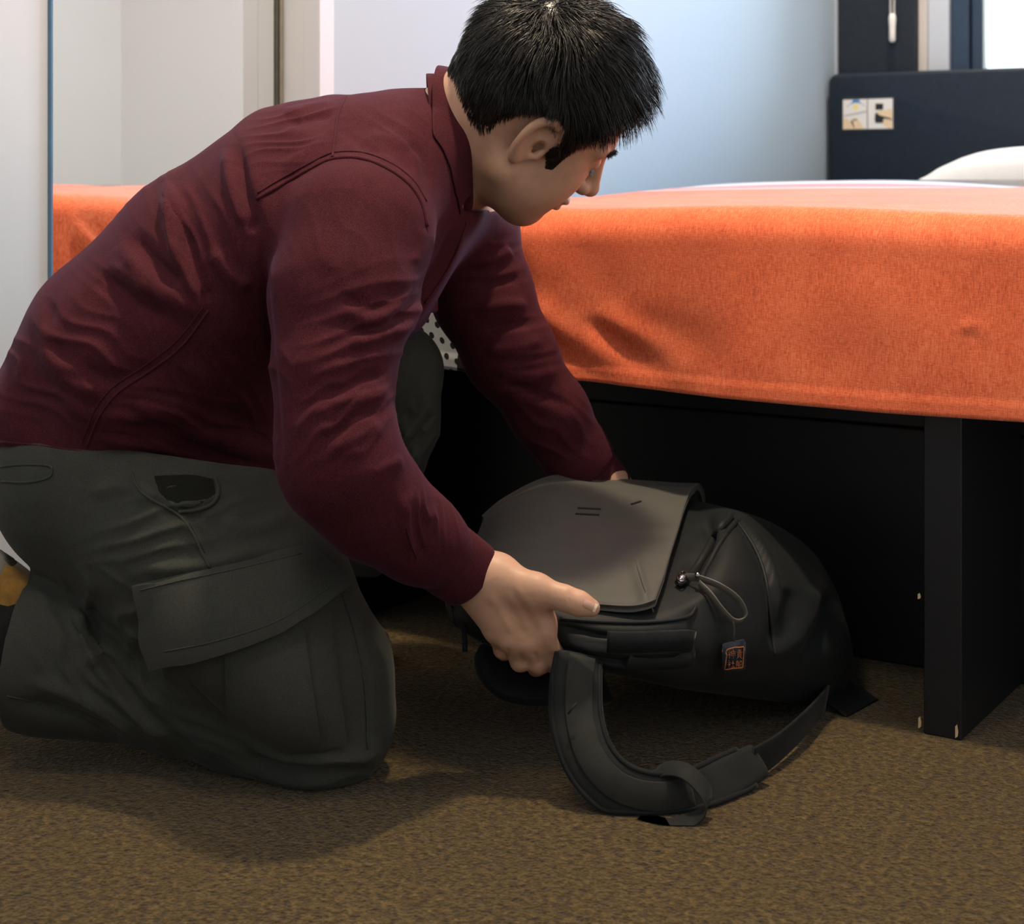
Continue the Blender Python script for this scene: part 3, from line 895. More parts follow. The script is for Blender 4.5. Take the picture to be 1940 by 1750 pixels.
stations = [
 [(868,1188,1.83),(858,1160,1.82),(866,1122,1.84),(890,1060,1.92),(915,1002,1.99),(905,1120,2.00)],
 [(935,1225,1.80),(905,1190,1.77),(918,1130,1.775),(940,1042,1.88),(965,957,2.03),(960,1150,2.05)],
 [(1040,1245,1.775),(1030,1212,1.742),(1030,1152,1.742),(1030,1030,1.87),(1050,917,2.06),(1060,1180,2.08)],
 [(1130,1268,1.76),(1130,1225,1.722),(1130,1163,1.737),(1130,1035,1.87),(1140,922,2.08),(1150,1200,2.10)],
 [(1210,1288,1.76),(1215,1236,1.722),(1215,1170,1.740),(1220,1045,1.87),(1235,933,2.09),(1240,1220,2.11)],
 [(1290,1305,1.78),(1300,1245,1.735),(1295,1150,1.757),(1300,1050,1.88),(1320,950,2.09),(1330,1230,2.11)],
 [(1370,1316,1.82),(1392,1240,1.775),(1382,1110,1.795),(1388,1015,1.88),(1392,972,2.02),(1400,1240,2.12)],
 [(1450,1326,1.87),(1478,1240,1.825),(1470,1110,1.845),(1466,1040,1.92),(1470,1000,2.05),(1480,1250,2.13)],
 [(1530,1336,1.94),(1560,1250,1.91),(1552,1140,1.935),(1545,1085,1.99),(1540,1050,2.08),(1550,1260,2.14)],
 [(1585,1330,2.00),(1612,1262,1.985),(1604,1190,2.00),(1592,1150,2.05),(1582,1115,2.10),(1590,1260,2.14)],
]
ST = np.array([[PX(*p) for p in row] for row in stations])
def cr(p0, p1, p2, p3, x): return 0.5*((2*p1)+(-p0+p2)*x+(2*p0-5*p1+4*p2-p3)*x*x+(-p0+3*p1-3*p2+p3)*x**3)
def pack_ring(s, row_ten=.5):
    s = min(max(s, 0), len(ST)-1); i = min(int(s), len(ST)-2); x = s - i
    g = lambda k: ST[min(max(k, 0), len(ST)-1)]
    return cr(g(i-1), g(i), g(i+1), g(i+2), x)
def pack_pt(s, t):
    R = pack_ring(s); m = len(R); t = t % m; i = int(t); x = t - i
    c = cr(R[(i-1) % m], R[i], R[(i+1) % m], R[(i+2) % m], x)
    lin = R[i]*(1-x) + R[(i+1) % m]*x
    return .72*c + .28*lin
def pack_n(s, t):
    e = .04
    a = pack_pt(min(s+e, 9), t) - pack_pt(max(s-e, 0), t); b = pack_pt(s, t+e) - pack_pt(s, t-e)
    n = np.cross(a, b); n /= np.linalg.norm(n) + 1e-12
    cen = pack_ring(s).mean(0)
    return n if n.dot(pack_pt(s, t) - cen) > 0 else -n
bpk = empty('backpack', PX(1330, 1330, 1.95)*np.array([1, 1, 0]))
NS, NT_ = 120, 90
V = []; Fc = []
for i in range(NS+1):
    s = 9*i/NS
    for j in range(NT_): V.append(pack_pt(s, 6*j/NT_))
for i in range(NS):
    for j in range(NT_):
        Fc.append((i*NT_+j, i*NT_+(j+1) % NT_, (i+1)*NT_+(j+1) % NT_, (i+1)*NT_+j))
V = np.array(V)
for end in (0, NS):           # rounded ends
    ring = V[end*NT_:(end+1)*NT_]; c = ring.mean(0)
    other = V[(1 if end == 0 else NS-1)*NT_:(2 if end == 0 else NS)*NT_].mean(0)
    ax = c - V[(8 if end == 0 else NS-8)*NT_:(9 if end == 0 else NS-7)*NT_].mean(0); ax /= np.linalg.norm(ax)
    last = [end*NT_ + j for j in range(NT_)]
    for k, (sh, h) in enumerate(((.86, .010), (.62, .018), (.3, .022))):
        nb = len(V); V = np.vstack([V, c + (ring - c)*sh + ax*h])
        cur = [nb + j for j in range(NT_)]
        for j in range(NT_): Fc.append((last[j], last[(j+1) % NT_], cur[(j+1) % NT_], cur[j]))
        last = cur
    Fc.append(tuple(last))
V[:, 2] = np.maximum(V[:, 2], 0.002)
# soft folds of slack fabric
me_q = np.array([f for f in Fc if len(f) == 4])
pk_folds = [
 ([(1330,985),(1348,1010),(1335,1050),(1300,1090)], -.012, 14, 14),
 ([(1352,985),(1362,1005),(1348,1040),(1318,1075)], .007, 8, 10),
 ([(1390,985),(1430,1035),(1455,1100),(1466,1180),(1470,1235)], -.008, 7, 5),
 ([(1395,985),(1440,1035),(1466,1100),(1478,1180)], .006, 12, 7),
 ([(1500,1110),(1490,1170),(1470,1230)], -.006, 18, 18),
 ([(1545,1110),(1530,1170),(1490,1240)], .008, 16, 18),
 ([(1570,1120),(1560,1180),(1520,1260)], -.007, 16, 16),
 ([(1060,1185),(1150,1205),(1310,1205)], -.006, 6, 6),
 ([(1060,1205),(1150,1232),(1310,1232)], .008, 10, 10),
 ([(1075,1228),(1160,1252),(1310,1256)], -.007, 7, 7),
 ([(1312,1160),(1316,1210),(1318,1260)], -.006, 6, 6),
]
V = folds(V, me_q, pk_folds)
body = mesh_obj('pack_body', V, Fc, M_bp, bpk)
body['label'] = 'black nylon pack body'
# flap: charcoal panel lying over the upper left part
def flap_edge(t):      # last station the flap reaches, by t
    return np.interp(t, [1.9, 2.05, 2.4, 3.0, 3.6, 4.0, 4.4], [4.20, 4.33, 4.50, 4.66, 4.86, 5.0, 5.0])
nA, nB = 60, 46
G = np.zeros((nA, nB, 3)); H = np.zeros((nA, nB, 3))
for j in range(nB):
    t = 2.04 + (4.45 - 2.04)*j/(nB-1)
    for i in range(nA):
        x = i/(nA-1); s = .35 + (flap_edge(t) - .35)*x
        p = pack_pt(s, t); n = pack_n(s, t)
        lift = .008 + .010*x**5 + .004*math.sin(x*3.1)*math.sin(3*(t-2))
        if t > 3.9: lift += .004
        # the stiff panel creases where it folds down at the near corner
        G[i, j] = p + n*(lift); H[i, j] = p + n*(lift - .005 - .004*x)
Vf = np.concatenate([G.reshape(-1, 3), H.reshape(-1, 3)])
Ff = []; m_ = nA*nB
for i in range(nA-1):
    for j in range(nB-1):
        q = (i*nB+j, (i+1)*nB+j, (i+1)*nB+j+1, i*nB+j+1); Ff.append(q); Ff.append(tuple(m_+k for k in q[::-1]))
ring = [i*nB for i in range(nA)] + [(nA-1)*nB+j for j in range(1, nB)] + [i*nB+nB-1 for i in range(nA-2, -1, -1)] + [j for j in range(nB-2, 0, -1)]
for a, b_ in zip(ring, ring[1:]+ring[:1]): Ff.append((a, b_, m_+b_, m_+a))
Vf = folds(Vf, np.array(Ff), [([(1203,1055),(1218,1105),(1238,1162)], .006, 5, 16), ([(1000,1000),(1080,1050),(1180,1060)], -.004, 40, 40)])
flap = mesh_obj('flap', Vf, Ff, M_bpflap, bpk)
flap['label'] = 'charcoal front flap'
bv = bvh_of([body, flap])
M_slit = plain('slit_black', (.004, .004, .005), .8, nscale=90)
for pl in ([(1090,974),(1135,976)], [(1095,963),(1138,965)], [(1196,956),(1214,950)]):
    L = surf_line(bv, [pl[0], ((pl[0][0]+pl[1][0])/2, (pl[0][1]+pl[1][1])/2), pl[1]], 8, .0002)
    tube('flap_slit', L, .0016, M_slit, flap, 6)
tube('flap_crease', surf_line(bv, [(1203,1058),(1220,1110),(1238,1160)], 14, .0005), .0011, M_bpflap, flap, 6)
# zip piping and seams
tube('zip_piping', surf_line(bv, [(1386,977),(1356,1016),(1338,1050),(1318,1082),(1296,1108)], 30, .0015), .0052, M_bp, bpk)
tube('zip_piping', surf_line(bv, [(1398,984),(1366,1028),(1346,1066),(1328,1100)], 26, .001), .0030, M_bp, bpk)
tube('panel_seam', surf_line(bv, [(1388,978),(1425,1030),(1448,1085),(1458,1150),(1464,1210),(1468,1240)], 36, .0005), .0022, M_bp, bpk)
tube('lower_seam', surf_line(bv, [(1060,1172),(1130,1178),(1220,1180),(1300,1170),(1318,1150)], 30, .0008), .0024, M_bp, bpk)
# padded grab handle along the near side
gp = surf_line(bv, [(1150,1218),(1200,1220),(1260,1219),(1310,1214)], 24, .006)
Vr, Fr = ribbon_arrays(gp, (0, 0, 1), .022, .007); mesh_obj('grab_handle', Vr, Fr, M_web, bpk)
gp = surf_line(bv, [(1190,1244),(1230,1248),(1280,1247),(1312,1242)], 20, .003)
Vr, Fr = ribbon_arrays(gp, (0, 0, 1), .017, .005); mesh_obj('compression_band', Vr, Fr, M_bp, bpk)
# shoulder strap curling onto the carpet
sp_ctr = [(1095,1238,1.722),(1090,1300,1.700),(1094,1370,1.682),(1118,1440,1.662),(1168,1492,1.648),(1240,1512,1.645),(1318,1500,1.662),(1385,1468,1.700),(1440,1440,1.730)]
cen = np.array(smooth_path([PX(*p) for p in sp_ctr], 60))
ctr = PX(1230, 1340, 1.69)
wd = cen - ctr; wd[:, 1] *= .3
wid = np.interp(np.linspace(0, 1, 60), [0, .1, .5, .75, .92, 1], [.046, .049, .050, .044, .040, .036])
Vr, Fr = ribbon_arrays(cen, wd, wid, .013); Vr = np.array(Vr); Vr[:, 2] = np.maximum(Vr[:, 2], .001)
strap = mesh_obj('shoulder_strap', Vr, Fr, M_strap, bpk)
sub = strap.modifiers.new('soft', 'SUBSURF'); sub.levels = 1; sub.render_levels = 1
tn = np.gradient(cen, axis=0); tn /= np.linalg.norm(tn, axis=1)[:, None]
wn = wd - tn*(wd*tn).sum(1)[:, None]; wn /= np.linalg.norm(wn, axis=1)[:, None]
fn = np.cross(tn, wn); fn[fn[:, 1] > 0] *= -1
# raised middle web and edge binding along the strap
Vr, Fr = ribbon_arrays((cen - wn*.003 + fn*.0075)[1:44], wn[1:44], .028, .003); mesh_obj('strap_facing', np.maximum(Vr, [[-9, -9, .001]]), Fr, cloth('strap_facing', (0.028, 0.030, 0.028), weave=1800, rough=.6, sheen=.12), strap)
tube('edge_binding', (cen - wn*wid[:, None]*.5)[1:56] + fn[1:56]*.003, .0032, M_web, strap)
e = (cen + wn*wid[:, None]*.5)[1:56] + fn[1:56]*.003; e[:, 2] = np.maximum(e[:, 2], .0036)
tube('edge_binding', e, .0032, M_web, strap)
tube('strap_slit', [PX(1076,1352,1.668), PX(1083,1343,1.668), PX(1092,1332,1.669)], .0012, M_slit, strap, 6)
# webbing loop, tail and anchor
lp = smooth_path([PX(1238,1472,1.655), PX(1262,1456,1.652), PX(1300,1462,1.640), PX(1334,1496,1.628), PX(1336,1530,1.622), PX(1306,1556,1.620), PX(1256,1566,1.622), PX(1215,1558,1.635)], 40)
Vr, Fr = ribbon_arrays(lp, np.array([.35, .8, .45]), .020, .0022); Vr = np.array(Vr); Vr[:, 2] = np.maximum(Vr[:, 2], .0012)
mesh_obj('webbing_loop', Vr, Fr, M_strap, bpk)
wb = smooth_path([PX(1425,1448,1.725), PX(1470,1420,1.765), PX(1520,1375,1.835), PX(1565,1325,1.935)], 24)
Vr, Fr = ribbon_arrays(wb, np.array([.3, .2, 1]), .036, .003); Vr = np.array(Vr); Vr[:, 2] = np.maximum(Vr[:, 2], .0012)
mesh_obj('webbing_strap', Vr, Fr, M_web, bpk)
# bottom gusset spreading onto the carpet at the right
gs = smooth_path([PX(1560,1330,1.955), PX(1600,1318,1.995), PX(1626,1316,2.02)], 10)
Vr, Fr = ribbon_arrays(gs, np.array([.1, .6, .1]), .07, .006); Vr = np.array(Vr); Vr[:, 2] = np.maximum(Vr[:, 2], .0012)
mesh_obj('bottom_gusset', Vr, Fr, M_bp, bpk)
# second shoulder strap hanging below the hand
s2 = smooth_path([PX(950,1205,1.86), PX(938,1248,1.84), PX(962,1284,1.825), PX(1015,1296,1.82), PX(1075,1288,1.83), PX(1140,1290,1.86)], 30)
Vr, Fr = ribbon_arrays(s2, np.array([.2, .9, .5]), .055, .014)
mesh_obj('shoulder_strap', Vr, Fr, M_web, bpk)
# hanging zip tail at the far left
Vr, Fr = ribbon_arrays(smooth_path([PX(877,1180,1.79), PX(880,1205,1.788), PX(881,1234,1.788)], 10), (1, 0, 0), [.004, .005, .006, .0055, .0055, .0058, .006, .0062, .006, .0058], .003)
mesh_obj('zip_tail', Vr, Fr, M_web, bpk)
# leather zip pull with its slider and rivet
h, n_ = cast(bv, 1290, 1110, .004)
def lift_pt(px, py, off):
    q, _ = cast(bv, px, py, off); return q
sl_pts = [lift_pt(1284, 1113, .004), lift_pt(1294, 1108, .007), lift_pt(1303, 1104, .005)]
slider = tube('zip_slider', sl_pts, [.0042, .0062, .004], M_chrome, bpk, 10)
tube('slider_ring', [lift_pt(1292+9*math.cos(a), 1108+9*math.sin(a), .010) for a in np.linspace(0, 2*math.pi, 16)], .0012, M_chrome, slider, 6)
pl_ = smooth_path([lift_pt(1303,1106,.008), lift_pt(1328,1113,.012), lift_pt(1352,1122,.016), lift_pt(1376,1140,.018), lift_pt(1391,1163,.016), lift_pt(1388,1176,.014), lift_pt(1374,1176,.011), lift_pt(1356,1156,.009), lift_pt(1340,1132,.008), lift_pt(1326,1117,.0085)], 44)
vd = np.array([0.15, -.35, 1.0])
tg = np.gradient(pl_, axis=0)
wdir = np.cross(tg, np.array([.1, -1, .1])); wdir = wdir*0 + vd
wdir = np.cross(np.cross(tg, [0.25, -.75, .45]), tg)*0 + np.array([.3, -.6, .75])
Vr, Fr = ribbon_arrays(pl_, wdir, .0085, .0016)
pull = mesh_obj('leather_pull', Vr, Fr, M_leather, bpk)
rv = lift_pt(1326, 1112, .015)
bm = bmesh.new(); bmesh.ops.create_uvsphere(bm, u_segments=10, v_segments=6, radius=.0036, matrix=Matrix.Translation(rv)); bm_obj('rivet', bm, M_chrome, pull, True)

# ---- embroidered charm tag hanging from the pull
M_tagc = cloth('navy_charm_brocade', (0.020, 0.026, 0.040), weave=900, rough=.7, sheen=.3, namp=.4, nscale=220)
M_thread = plain('copper_thread', (0.34, 0.105, 0.030), .5, nscale=600, namp=.35, sheen=.2)
d0 = 1.755
charm = empty('charm_tag', PX(1391, 1272, d0))
tube('charm_cord', smooth_path([PX(1389,1177,1.760), PX(1391,1190,1.757), PX(1391,1203,1.7545), PX(1391,1215,1.7535)], 10), .0009, M_tagc, charm, 6)
bm = bmesh.new()
out = [(1369,1219),(1386,1215),(1409,1210),(1412,1213),(1413,1240),(1413,1268),(1394,1270),(1371,1272),(1369,1268),(1368,1240)]
fr = [bm.verts.new(PX(x, y, d0 - .0016)) for x, y in out]; bk = [bm.verts.new(PX(x, y, d0 + .0016)) for x, y in out]
bm.faces.new(fr); bm.faces.new(bk[::-1])
for i in range(len(out)):
    j = (i+1) % len(out); bm.faces.new((fr[i], bk[i], bk[j], fr[j]))
bmesh.ops.bevel(bm, geom=list(bm.edges), offset=.0007, segments=2, affect='EDGES')
bm_obj('charm_body', bm, M_tagc, charm, True)
def zt(x, y): return PX(1340 + x*100/1940, 1200 + y*90/1746, d0 - .0021)   # from the enlarged view of the tag
def stitch(name, strokes, r=.00042):
    V = []; Fc = []
    for st in strokes:
        v, f = tube_arrays([zt(*p) for p in st], r, 5); b0 = len(V); V += list(v); Fc += [tuple(b0+k for k in q) for q in f]
    return mesh_obj(name, V, Fc, M_thread, charm)
stitch('stitched_border', [[(690,700),(720,620),(780,570),(950,530),(1020,505),(1180,510),(1330,485),(1350,520),(1335,760),(1320,1000),(1315,1230),(1280,1265),(980,1275),(760,1320),(640,1320),(680,1080),(715,800),(690,700)]], .00062)
def glyph(name, box_, strokes, r=.00036):
    x0, y0, x1, y1 = box_
    stitch(name, [[(x0+(x1-x0)*a/10, y0+(y1-y0)*b_/10) for a, b_ in st] for st in strokes], r)
# the four characters of the shrine charm, right column first: 貴 船 神 社
glyph('stitched_character', (1060, 580, 1300, 920), [[(2.6,.6),(7.4,.6),(7.4,2),(2.6,2),(2.6,.6)],[(5,0),(5,3)],[(.3,3),(9.7,3)],[(2.4,4),(7.6,4),(7.6,7.8),(2.4,7.8),(2.4,4)],[(2.4,5.2),(7.6,5.2)],[(2.4,6.5),(7.6,6.5)],[(3.8,8),(1.2,10)],[(6.2,8),(8.8,10)]])
glyph('stitched_character', (1050, 985, 1290, 1250), [[(2.4,0),(1.6,1.4)],[(1.2,1.5),(4.2,1.5),(4.2,9.4),(3.6,9.6)],[(1.2,1.5),(1,7),(.2,9.8)],[(0,5.4),(5,5.4)],[(2.6,2.6),(2.9,4)],[(2.6,6.6),(2.9,8)],[(7,.4),(6.6,2.4),(5.4,4.2)],[(8,.4),(8.6,2.6),(9.9,4)],[(6.2,5.4),(9.4,5.4),(9.4,9.4),(6.2,9.4),(6.2,5.4)]])
glyph('stitched_character', (750, 600, 1030, 930), [[(2,0),(2.5,1.2)],[(.4,2.4),(4,2.4),(.3,6)],[(2.3,4.2),(2.3,10)],[(2.6,4.8),(4,6.2)],[(5,2),(9.6,2),(9.6,6.4),(5,6.4),(5,2)],[(5,4.2),(9.6,4.2)],[(7.3,0),(7.3,10)]])
glyph('stitched_character', (740, 985, 1010, 1260), [[(2,0),(2.5,1.2)],[(.4,2.6),(4,2.6),(.3,6.2)],[(2.3,4.4),(2.3,10)],[(2.6,5),(4,6.4)],[(7.3,.4),(7.3,9)],[(5.2,3.8),(9.6,3.8)],[(4.6,9),(10,9)]])
tag(bpk, 'black backpack with a charcoal flap and curling shoulder strap, gripped by the kneeling person', 'backpack')
tag(charm, 'small navy charm tag with copper stitched characters hanging from the zip pull', 'charm tag')
# ================================================================ the kneeling person
def mpx(d): return d / F                   # metres per pixel at distance d
M_shirt = cloth('maroon_shirt_cotton', (0.061, 0.0135, 0.0195), weave=1000, rough=.85, sheen=.07, sheen_col=(.70, .50, 1.0), namp=.10, bstr=.55, speckle=.38)
M_pants = cloth('olive_grey_trouser_cotton', (0.048, 0.051, 0.045), weave=1300, rough=.85, sheen=.06, namp=.07, bstr=.4, speckle=.25)
M_pants_in = cloth('pocket_lining', (0.012, 0.013, 0.010), weave=1900)


def skin_material():
    m, nt, b = new_mat('skin')
    vec = coords(nt)
    n1 = noise(nt, 22, 4, .6, vec); n2 = noise(nt, 420, 2, .5, vec)
    r = ramp(nt, n1.outputs['Fac'], [(0.3, (0.47, 0.265, 0.178)), (0.55, (0.56, 0.335, 0.232)), (0.75, (0.61, 0.360, 0.255))])
    nt.links.new(r.outputs['Color'], b.inputs['Base Color'])
    b.inputs['Roughness'].default_value = .48; b.inputs['Specular IOR Level'].default_value = .4
    b.inputs['Subsurface Weight'].default_value = .12
    b.inputs['Subsurface Radius'].default_value = (1.0, .35, .2)
    b.inputs['Subsurface Scale'].default_value = .006
    bump(nt, b, n2.outputs['Fac'], .18, .0005)
    return m
M_skin = skin_material()
M_hair = plain('black_hair', (0.010, 0.009, 0.009), .38, nscale=300, namp=.5, spec=.6)

# ---- body: head, neck, trunk, arms and hands as one skin
hp, hy, hr = math.radians(41), math.radians(19), math.radians(14)     # pitch down, turn away, tilt towards the camera
Fv = np.array([math.cos(hp)*math.cos(hy), math.sin(hy), -math.sin(hp)*math.cos(hy)])
U_ = np.array([math.sin(hp), 0, math.cos(hp)]); R_ = np.cross(Fv, U_)
Rv = R_*math.cos(hr) - U_*math.sin(hr); Uv = U_*math.cos(hr) + R_*math.sin(hr)
HF = np.stack([Fv, Rv, Uv])                 # rows: forward, right (towards the camera), up
HC = PX(1003, 230, 1.90)                    # between the ears
HS = 0.99                                   # overall size of the head
def HL(f, r, u): return HC + HS*(f*Fv + r*Rv + u*Uv)
fb = Field((-.62, 1.52, .08), (.30, 2.30, .92), .0021)
def hell(f, r, u, a, b, c, k=.01, op='u', frame=None):
    fb.ell(HL(f, r, u), np.array([a, b, c])*HS, k, HF if frame is None else frame, op)
def hcone(p, r0, q, r1, k=.008, op='u'): fb.cone(HL(*p), r0*HS, HL(*q), r1*HS, k, (1, 1, 1), op)
hell(-.018, 0, .048, .094, .075, .088, .01)           # cranium
hell(.030, 0, .040, .060, .064, .072, .02)            # forehead
hell(.030, 0, -.020, .062, .062, .070, .03)           # face
for s_ in (1, -1):
    hell(.045, s_*.036, -.022, .040, .030, .040, .02)   # cheeks
    hell(.040, s_*.040, -.046, .036, .026, .030, .02)   # jowls
    hcone((.0, s_*.058, -.050), .020, (.060, s_*.026, -.078), .020, .025)   # jaw line
    hcone((.084, s_*.012, .044), .007, (.070, s_*.048, .040), .007, .014)   # brow ridge
    hell(.092, s_*.030, .024, .014, .016, .011, .010, 's')   # eye socket
    hell(.074, s_*.032, .022, .0135, .0155, .0120, .004)     # closed lid over the eye
hcone((.060, 0, -.078), .024, (.070, 0, -.080), .023, .02)   # chin
hell(.026, 0, -.070, .048, .046, .026, .03)                  # full under the chin
hcone((.088, 0, .030), .0085, (.112, 0, -.010), .0105, .012) # nose bridge
hell(.110, 0, -.012, .013, .012, .010, .006)                 # nose tip
for s_ in (1, -1):
    hell(.099, s_*.0145, -.015, .0115, .0075, .0085, .005)
    hell(.103, s_*.0075, -.0235, .0042, .0036, .004, .002, 's')
hell(.084, 0, -.042, .016, .024, .016, .012)                 # mouth mound
hell(.0985, 0, -.0405, .0075, .0200, .0062, .004)            # upper lip
hell(.0950, 0, -.0530, .0080, .0180, .0068, .004)            # lower lip
hcone((.104, -.020, -.0468), .0013, (.104, .020, -.0468), .0013, .003, 's')
# ears
for s_ in (1, -1):
    hel = [(.013, .0735, .004, .0036), (.014, .0765, .020, .0040), (.006, .0830, .033, .0046), (-.009, .0880, .036, .0048), (-.021, .0905, .026, .0047), (-.024, .0900, .008, .0044), (-.019, .0855, -.012, .0045), (-.008, .0790, -.026, .0065)]
    hel = smooth_path(hel, 26)
    for a, b in zip(hel, hel[1:]):
        hcone((a[0], s_*a[1], a[2]), a[3], (b[0], s_*b[1], b[2]), b[3], .0035)
    hell(-.007, s_*.0800, .004, .0175, .0045, .029, .006)
    hell(.003, s_*.0835, .000, .0085, .0070, .0115, .003, 's')
    hell(-.004, s_*.0860, .020, .0085, .0040, .0080, .003, 's')
    hcone((.011, s_*.0750, -.004), .0045, (.009, s_*.0765, -.010), .0045, .004)
# neck and trunk
fb.cone(HL(-.030, 0, -.030), .058, PX(850, 300, 1.93), .060, .03)
fb.cone(HL(-.060, 0, .0), .048, PX(845, 255, 1.93), .056, .03)
for a, b in (((770, 345, 1.93), (740, 380, 1.93)), ((740, 380, 1.93), (480, 560, 1.93)), ((480, 560, 1.93), (260, 780, 1.93))):
    fb.cone(PX(*a), .060 if a[0] > 760 else .080, PX(*b), .085, .03, (1, 1.4, 1))
def bchain(pts, k=.01):
    for a, b in zip(pts, pts[1:]): fb.cone(PX(*a[:3]), a[3], PX(*b[:3]), b[3], k)
bchain([(780, 360, 1.90, .06), (680, 450, 1.74, .052), (636, 820, 1.640, .040), (650, 885, 1.637, .040), (790, 1018, 1.690, .033), (872, 1075, 1.728, .0262)], .02)
bchain([(820, 360, 1.96, .06), (885, 455, 2.075, .048), (968, 672, 2.07, .042), (1092, 862, 2.09, .032), (1150, 915, 2.095, .0265)], .02)
# near hand
sH = (1, .78, 1)
W0 = (872, 1072, 1.728)
fb.cone(PX(*W0), .0265, PX(915, 1100, 1.735), .0270, .012, sH)
mcp = {'i': (1026, 1196, 1.722, .0128), 'm': (1000, 1212, 1.720, .0128), 'r': (968, 1210, 1.724, .0122), 'p': (938, 1192, 1.732, .0112)}
for key, w0, rw in (('i', (945, 1090, 1.730), .020), ('m', (930, 1100, 1.728), .021), ('r', (915, 1108, 1.730), .020), ('p', (902, 1112, 1.735), .018)):
    q = mcp[key]; fb.cone(PX(*w0), rw, PX(*q[:3]), q[3], .016, (1, .85, 1))
fing = {'i': [(1050, 1242, 1.738, .0108), (1044, 1256, 1.768, .0092), (1032, 1238, 1.785, .0080)],
        'm': [(1022, 1256, 1.737, .0108), (1016, 1264, 1.767, .0092), (1008, 1244, 1.785, .0080)],
        'r': [(986, 1252, 1.742, .0102), (984, 1256, 1.770, .0088), (980, 1238, 1.786, .0078)],
        'p': [(953, 1230, 1.750, .0092), (955, 1236, 1.772, .0080), (955, 1222, 1.786, .0070)]}
for key, ch in fing.items():
    prev = mcp[key]
    for n_i, q in enumerate(ch):
        fb.cone(PX(*prev[:3]), prev[3]*.98, PX(*q[:3]), q[3], .004 if n_i else .007); prev = q
    fb.ell(PX(*ch[0][:3]) - np.array([0, .003, 0]), np.array([.0105, .0105, .0100])*ch[0][3]/.0104, .004)   # knuckle
# thumb along the top of the pack edge
thumb = [(948, 1100, 1.722, .0215), (1016, 1117, 1.708, .0165), (1070, 1133, 1.700, .0125), (1097, 1143, 1.699, .0122), (1120, 1151, 1.700, .0095)]
for a, b in zip(thumb, thumb[1:]): fb.cone(PX(*a[:3]), a[3], PX(*b[:3]), b[3], .012 if a[0] < 1000 else .006, (1, .9, 1))
fb.cone(PX(1010, 1130, 1.718), .012, PX(1026, 1170, 1.722), .012, .02)      # web between thumb and index
# far hand, closed over the far side of the pack
fb.cone(PX(1150, 915, 2.095), .0265, PX(1180, 945, 2.105), .024, .012)
fm = [(1215, 960, 2.085), (1222, 985, 2.105), (1220, 1008, 2.125), (1210, 1030, 2.140)]
for q in fm: fb.cone(PX(1175, 945, 2.115), .018, PX(*q), .011, .012)
for q in fm:
    a = (q[0] + 22, q[1] + 8, q[2] - .006); c = (q[0] + 34, q[1] + 26, q[2] + .012)
    fb.cone(PX(*q), .0105, PX(*a), .0098, .004); fb.cone(PX(*a), .0095, PX(*c), .0082, .004)
fb.cone(PX(1170, 950, 2.105), .016, PX(1195, 962, 2.07), .010, .008); fb.cone(PX(1195, 962, 2.07), .0105, PX(1215, 966, 2.055), .0088, .004)
V, Q = fb.mesh(); del fb
V = relax(V, Q, 1, .4)
hand_lines = [
 ([(1032,1190),(1044,1215),(1054,1240)], .0010, 10, 10),
 ([(1012,1235),(1024,1262)], -.0022, 4, 4), ([(986,1238),(998,1262)], -.0020, 4, 4), ([(962,1228),(966,1250)], -.0018, 4, 4),
 ([(1008,1205),(985,1160),(958,1120)], .0012, 8, 8), ([(1030,1195),(1005,1150),(975,1110)], .0010, 8, 8), ([(975,1205),(950,1160),(925,1125)], .0010, 8, 8),
 ([(1082,1116),(1078,1132),(1080,1148)], -.0009, 2.5, 2.5), ([(1090,1118),(1087,1134),(1089,1150)], -.0008, 2.5, 2.5),
 ([(942,1092),(930,1112),(922,1132)], -.0007, 3, 3), ([(955,1095),(945,1115),(938,1130)], -.0006, 3, 3),
]
V = folds(V, Q, hand_lines, 1.5, 1.80)
person = mesh_obj('person', V, Q, M_skin, None)
tag(person, 'person in a maroon shirt and cargo trousers kneeling on the carpet, leaning over a backpack', 'person')
bskin = bvh_of([person])
# thumb nail
M_nail = plain('fingernail', (0.62, 0.36, 0.29), .28, nscale=120, namp=.05, coat=.3)
patch('fingernail', bskin, ([(1107,1134),(1118,1139),(1130,1145)], [(1104,1146),(1114,1153),(1124,1158)]), M_nail, person, 12, 8, .0001, .0006, .0006, 1)
M_nailtip = plain('nail_tip', (0.80, 0.68, 0.52), .3, nscale=90, namp=.04)
patch('nail_edge', bskin, ([(1128,1143),(1132,1146)], [(1122,1157),(1126,1159)]), M_nailtip, person, 4, 8, .0003, .0007, 0, 0)

# ---- hair: a dense cap and the combed locks over it
HP = np.array([(800,60),(868,150),(884,205),(903,240),(930,246),(950,224),(985,208),(1028,204),(1047,224),(1046,262),(1033,318),(1050,318),(1074,292),(1100,262),(1130,240),(1160,218),(1188,192),(1208,150),(1330,150),(1330,-120),(800,-120)], float)
def hair_in(px, py):
    """signed pixel distance to the hair line as seen from the right side (positive = hair)"""
    n = len(HP); best = np.full(px.shape, 1e9); ins = np.zeros(px.shape, bool)
    for i in range(n):
        a, b = HP[i], HP[(i+1) % n]; d = b - a
        t = np.clip(((px-a[0])*d[0] + (py-a[1])*d[1])/(d @ d), 0, 1)
        best = np.minimum(best, np.hypot(px-a[0]-t*d[0], py-a[1]-t*d[1]))
        c = ((a[1] > py) != (b[1] > py))
        xx = a[0] + (py - a[1])*(b[0]-a[0])/np.where(b[1] == a[1], 1e-9, b[1]-a[1])
        ins ^= c & (px < xx)
    return np.where(ins, best, -best)
def to_world(P): return HC + HS*(P[:, :1]*Fv + P[:, 1:2]*Rv + P[:, 2:3]*Uv)
SC = np.array([-.012, 0, .045])             # centre of the skull
